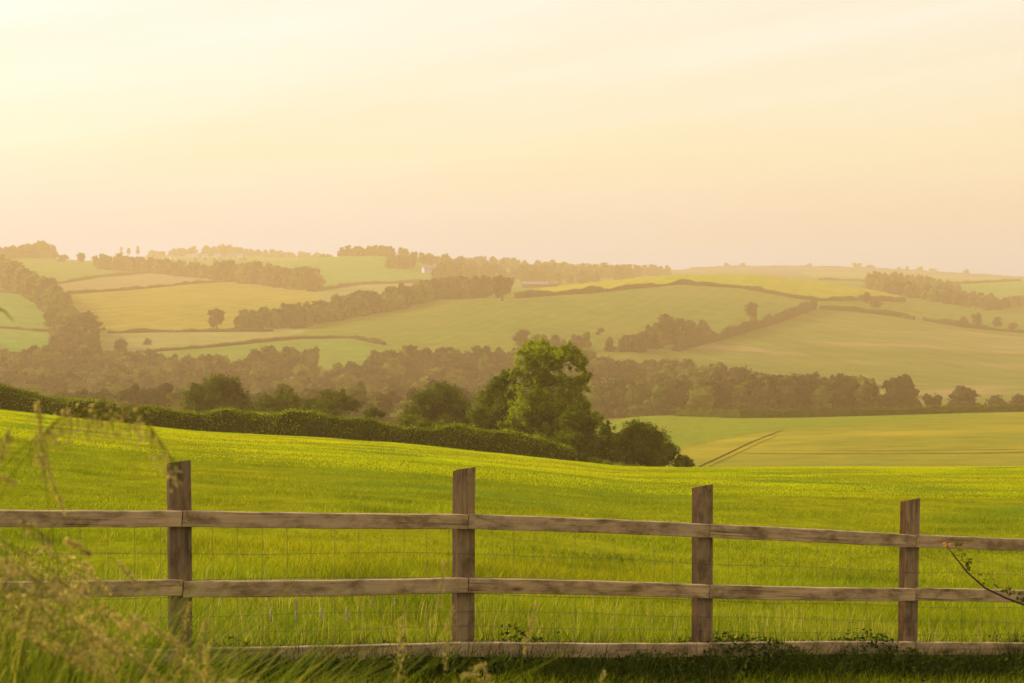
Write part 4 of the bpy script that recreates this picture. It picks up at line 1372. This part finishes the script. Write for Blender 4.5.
seed_grass('grass stem drooping at the left edge level with the top rail', (14, 478), 2.4, 0, 0.12, 0.009, nsp=60, group=gp, path=[(-90, 600), (-50, 490), (-14, 458), (4, 466), (16, 484)])
seed_grass('fat pale seed head beside the first post below the middle rail', (206, 622), 3.2, -0.20, 0.12, 0.014, (0, 0, 0.05), 0, 110, gp)
seed_grass('pale seed head leaning across the first post', (190, 604), 3.3, -0.26, 0.13, 0.013, (0, 0, 0.04), 0, 100, gp)
seed_grass('lowest pale seed head beside the first post', (178, 652), 3.0, -0.16, 0.11, 0.012, (0, 0, 0.04), 0, 90, gp)
seed_grass('upright pale seed head at the bottom below the first bay', (206, 650), 2.8, -0.02, 0.10, 0.010, (0, 0, 0), 0, 80, gp)
seed_grass('slender seed head in front of the middle rail left of second post', (444, 561), 3.6, -0.12, 0.13, 0.010, (0, 0, 0.02), 0, 70, gp)
seed_grass('loose seed head low in front of the second post', (452, 610), 3.4, -0.15, 0.16, 0.018, (0, 0, 0.03), 0, 90, gp)
seed_grass('bushy seed head left of the second post at the bottom', (402, 618), 3.3, -0.05, 0.16, 0.020, (0, 0, 0), 0, 100, gp)
seed_grass('seed head leaning right beyond the second post', (536, 606), 3.6, -0.28, 0.14, 0.009, (0, 0, 0.05), 0, 80, gp)
seed_grass('buff seed head lying low at the bottom middle', (604, 672), 3.5, -0.22, 0.12, 0.010, (0, 0, 0.05), 0, 80, gp)
# many more plumes read as one mass
mb = MB()
for i in range(165):
    pxx = random.uniform(-120, 90) if i >= 120 else random.choice((random.uniform(-150, 150), random.uniform(-60, 240), random.uniform(300, 500) if random.random() < .3 else random.uniform(-100, 120)))
    Yq = random.uniform(2.3, 4.4)
    ty_ = top_row(pxx) + (random.uniform(-75, 20) if i >= 120 else random.uniform(-34, 60))
    k_ = random.uniform(0.5, 1.3) * random.choice((1, 1, 1, -0.5))
    wp = [pt(a_, b_, Yq + random.uniform(-.08, .08)) for a_, b_ in ((pxx - 62 * k_, ty_ + 150), (pxx - 36 * k_, ty_ + 50), (pxx - 8 * k_, ty_ + 4), (pxx + 20 * k_, ty_ + 4), (pxx + 44 * k_, ty_ + 26 * abs(k_)))]
    base = Vector((wp[0].x, Yq, ground(wp[0].x, Yq)))
    plume(mb, base, wp[-1], Vector((0, 0, 0)), random.uniform(0.09, 0.19), random.uniform(0.008, 0.018), 75, 0, 0, 1, [base] + [q for q in wp if q.z > base.z + 0.05], random.choice((0, 0, 0.02)))
tag(mb.build('seed_heads', [M['tall'], M['straw']]), 'mass of buff seed heads among the tall grass at lower left', 'grass', None, 'stuff')

# one broad blade whose tip enters at the left edge
mb = MB()
Yb = 2.3
tip = pt(15, 323, Yb)
pts = []
base = Vector((tip.x - 0.36, Yb + 0.05, ground(tip.x - 0.36, Yb)))
ctrl = Vector((tip.x - 0.16, Yb, tip.z + 0.24))
vs = []; fs = []
for i in range(21):
    t = i / 20
    p = base * (1 - t) ** 2 + ctrl * 2 * t * (1 - t) + tip * t * t
    w = 0.011 * (1 - t ** 2.2) + 0.0003
    side = Vector((0.55, 0.6, 0.55)).normalized() * w
    vs += [p - base - side, p - base + Vector((0, 0, -w * 0.4)), p - base + side]
for i in range(20):
    for j in range(2):
        fs.append((i * 3 + j, i * 3 + j + 1, i * 3 + j + 4, i * 3 + j + 3))
mb.add(vs, fs)
o = mb.build('grass_blade', M['leaf_dark'], None, True); o.location = base
tag(o, 'single dark grass blade with its tip entering at the left edge', 'grass blade')

# bramble reaching in from the right
Yr = 8.4
path = [(1120, 676), (1072, 632), (1030, 607), (1006, 598), (985, 588), (968, 573), (956, 558), (946, 545)]
P_ = [pt(px_, py_, Yr) for px_, py_ in path]
gz = ground(P_[0].x + 0.15, Yr)
P_ = [Vector((P_[0].x + 0.12, Yr, gz - 0.03))] + P_
root = empty('bramble', P_[0])
tag(root, 'thin dark bramble shoot reaching in from the right across the fence', 'bramble')
O = P_[0]
mb = MB(); mb.tube([p - O for p in P_], [0.009, 0.0085, 0.008, 0.0075, 0.007, 0.0062, 0.0055, 0.0045, 0.003], 6)
mb.build('stalk', M['stem'], root, True)
lc, ln = [], []
for s in np.linspace(2.2, 7.6, 22):
    i0 = int(s); p = P_[i0].lerp(P_[min(8, i0 + 1)], s - i0)
    sd = random.choice((-1, 1))
    for q in range(3):
        lc.append(p - O + Vector((sd * 0.012 + random.uniform(-.03, .03) + 0.03, random.uniform(-.03, .03), random.uniform(-0.01, 0.06))))
        ln.append((random.uniform(-.5, .5), -0.6, 0.7))
v, f = leaf_cloud(np.array([tuple(p) for p in lc]), np.array(ln), 0.035)
link('leaves', mesh_np('leaves', v, f, M['bramble_leaf']), root)
v, f = leaf_cloud(np.array([tuple(P_[8] - O + Vector((d, 0, e))) for d, e in ((0, 0), (0.02, 0.006), (-0.012, 0.01), (0.035, 0.012))]), np.tile((0, -1, .4), (4, 1)), 0.03)
link('tip_leaves', mesh_np('tip_leaves', v, f, M['orange_leaf']), root)['label'] = 'orange red leaves at the bramble tip'

# ------------------------------------------------------------------ haze
zmin = float(V[:, 2].min()) - 1.2
hb = MB()
x1 = float(np.abs(V[:, 0]).max()) + 60
hb.box((0, (4700 - 90) / 2, (zmin + 118) / 2), (2 * x1, 4790, 118 - zmin))
hz = hb.build('haze', None)
hz.data.materials.clear()
m, nt, out = new_mat('haze')
pv = N(nt, 'ShaderNodeVolumePrincipled')
pv.inputs['Color'].default_value = (0.80, 0.49, 0.23, 1)
pv.inputs['Absorption Color'].default_value = (0.0, 0.36, 0.78, 1)
pv.inputs['Density'].default_value = 0.00058
pv.inputs['Anisotropy'].default_value = 0.15
nt.links.new(pv.outputs[0], out.inputs['Volume'])
hz.data.materials.append(m)
tag(hz, 'warm evening haze lying over the valley', 'haze', None, 'stuff')

# ------------------------------------------------------------------ light
SUN_EL, SUN_AZ = R(25), R(-72)          # azimuth from the view axis, negative is left
w = bpy.data.worlds.new('World'); SC.world = w; w.use_nodes = True
nt = w.node_tree; nt.nodes.clear()
wo = N(nt, 'ShaderNodeOutputWorld'); bg = N(nt, 'ShaderNodeBackground')
bg.inputs['Strength'].default_value = 0.1
sky = N(nt, 'ShaderNodeTexSky', sky_type='NISHITA')
sky.sun_disc = False; sky.sun_elevation = SUN_EL; sky.sun_rotation = SUN_AZ
sky.dust_density = 3.0; sky.air_density = 1.0; sky.altitude = 100
tc = N(nt, 'ShaderNodeTexCoord')
sep = N(nt, 'ShaderNodeSeparateXYZ'); nt.links.new(tc.outputs['Generated'], sep.inputs[0])
# thin warm veil of high cloud: pale high up, peach low down, brightest towards the sun
el = ramp(nt, sep.outputs['Z'], [(0.0, (7.7, 5.0, 3.9)), (0.03, (7.9, 5.4, 3.7)), (0.09, (7.8, 6.7, 3.9)), (0.17, (7.7, 7.2, 5.4)), (0.3, (7.6, 7.2, 5.9)), (1.0, (7.0, 6.5, 5.6))])
cn = noise(nt, mapping(nt, mapping(nt, tc.outputs['Generated'], (1, 1, 1), (0, R(9), 0)), (1.0, 1.0, 15)), 2.0, 5, 0.5, 0.4)
el = mixc(nt, 1.0, el, ramp(nt, cn, [(0.3, (0.975, 0.945, 0.90)), (0.7, (1.025, 1.04, 1.08))]), 'MULTIPLY')
dot = N(nt, 'ShaderNodeVectorMath', operation='DOT_PRODUCT')
nt.links.new(tc.outputs['Generated'], dot.inputs[0])
dot.inputs[1].default_value = (math.sin(SUN_AZ) * math.cos(SUN_EL), math.cos(SUN_AZ) * math.cos(SUN_EL), math.sin(SUN_EL))
hm_ = N(nt, 'ShaderNodeMath', operation='MULTIPLY_ADD')
nt.links.new(dot.outputs['Value'], hm_.inputs[0]); hm_.inputs[1].default_value = 0.5; hm_.inputs[2].default_value = 0.5
glow = ramp(nt, hm_.outputs[0], [(0.0, (1.25, 1.15, 1.02)), (0.33, (1.12, 1.05, 0.97)), (0.5, (0.985, 0.94, 0.90)), (0.64, (1.0, 0.995, 0.985)), (0.78, (1.04, 1.08, 1.14)), (1.0, (1.25, 1.35, 1.6))])
veil = mixc(nt, 1.0, el, glow, 'MULTIPLY')
mixed = mixc(nt, 0.9, sky.outputs[0], veil)
nt.links.new(mixed, bg.inputs['Color']); nt.links.new(bg.outputs[0], wo.inputs['Surface'])
sd = bpy.data.lights.new('sun', 'SUN'); so = bpy.data.objects.new('sun', sd); COL.objects.link(so)
sd.energy = 4.5; sd.angle = R(3.0); sd.color = (1.0, 0.84, 0.54)
sv = Vector((math.sin(SUN_AZ) * math.cos(SUN_EL), math.cos(SUN_AZ) * math.cos(SUN_EL), math.sin(SUN_EL)))
so.rotation_euler = sv.to_track_quat('Z', 'Y').to_euler()
so.location = sv * 200

vs_ = SC.view_settings
vs_.view_transform = 'Standard'; vs_.look = 'None'; vs_.exposure = 0.5; vs_.gamma = 1.0
SC.render.engine = 'CYCLES'
cy = SC.cycles
cy.use_denoising = True
try: cy.denoiser = 'OPENIMAGEDENOISE'
except Exception: pass
cy.max_bounces = 6; cy.diffuse_bounces = 3; cy.glossy_bounces = 1; cy.transmission_bounces = 3; cy.volume_bounces = 1
cy.use_adaptive_sampling = True; cy.adaptive_threshold = 0.01
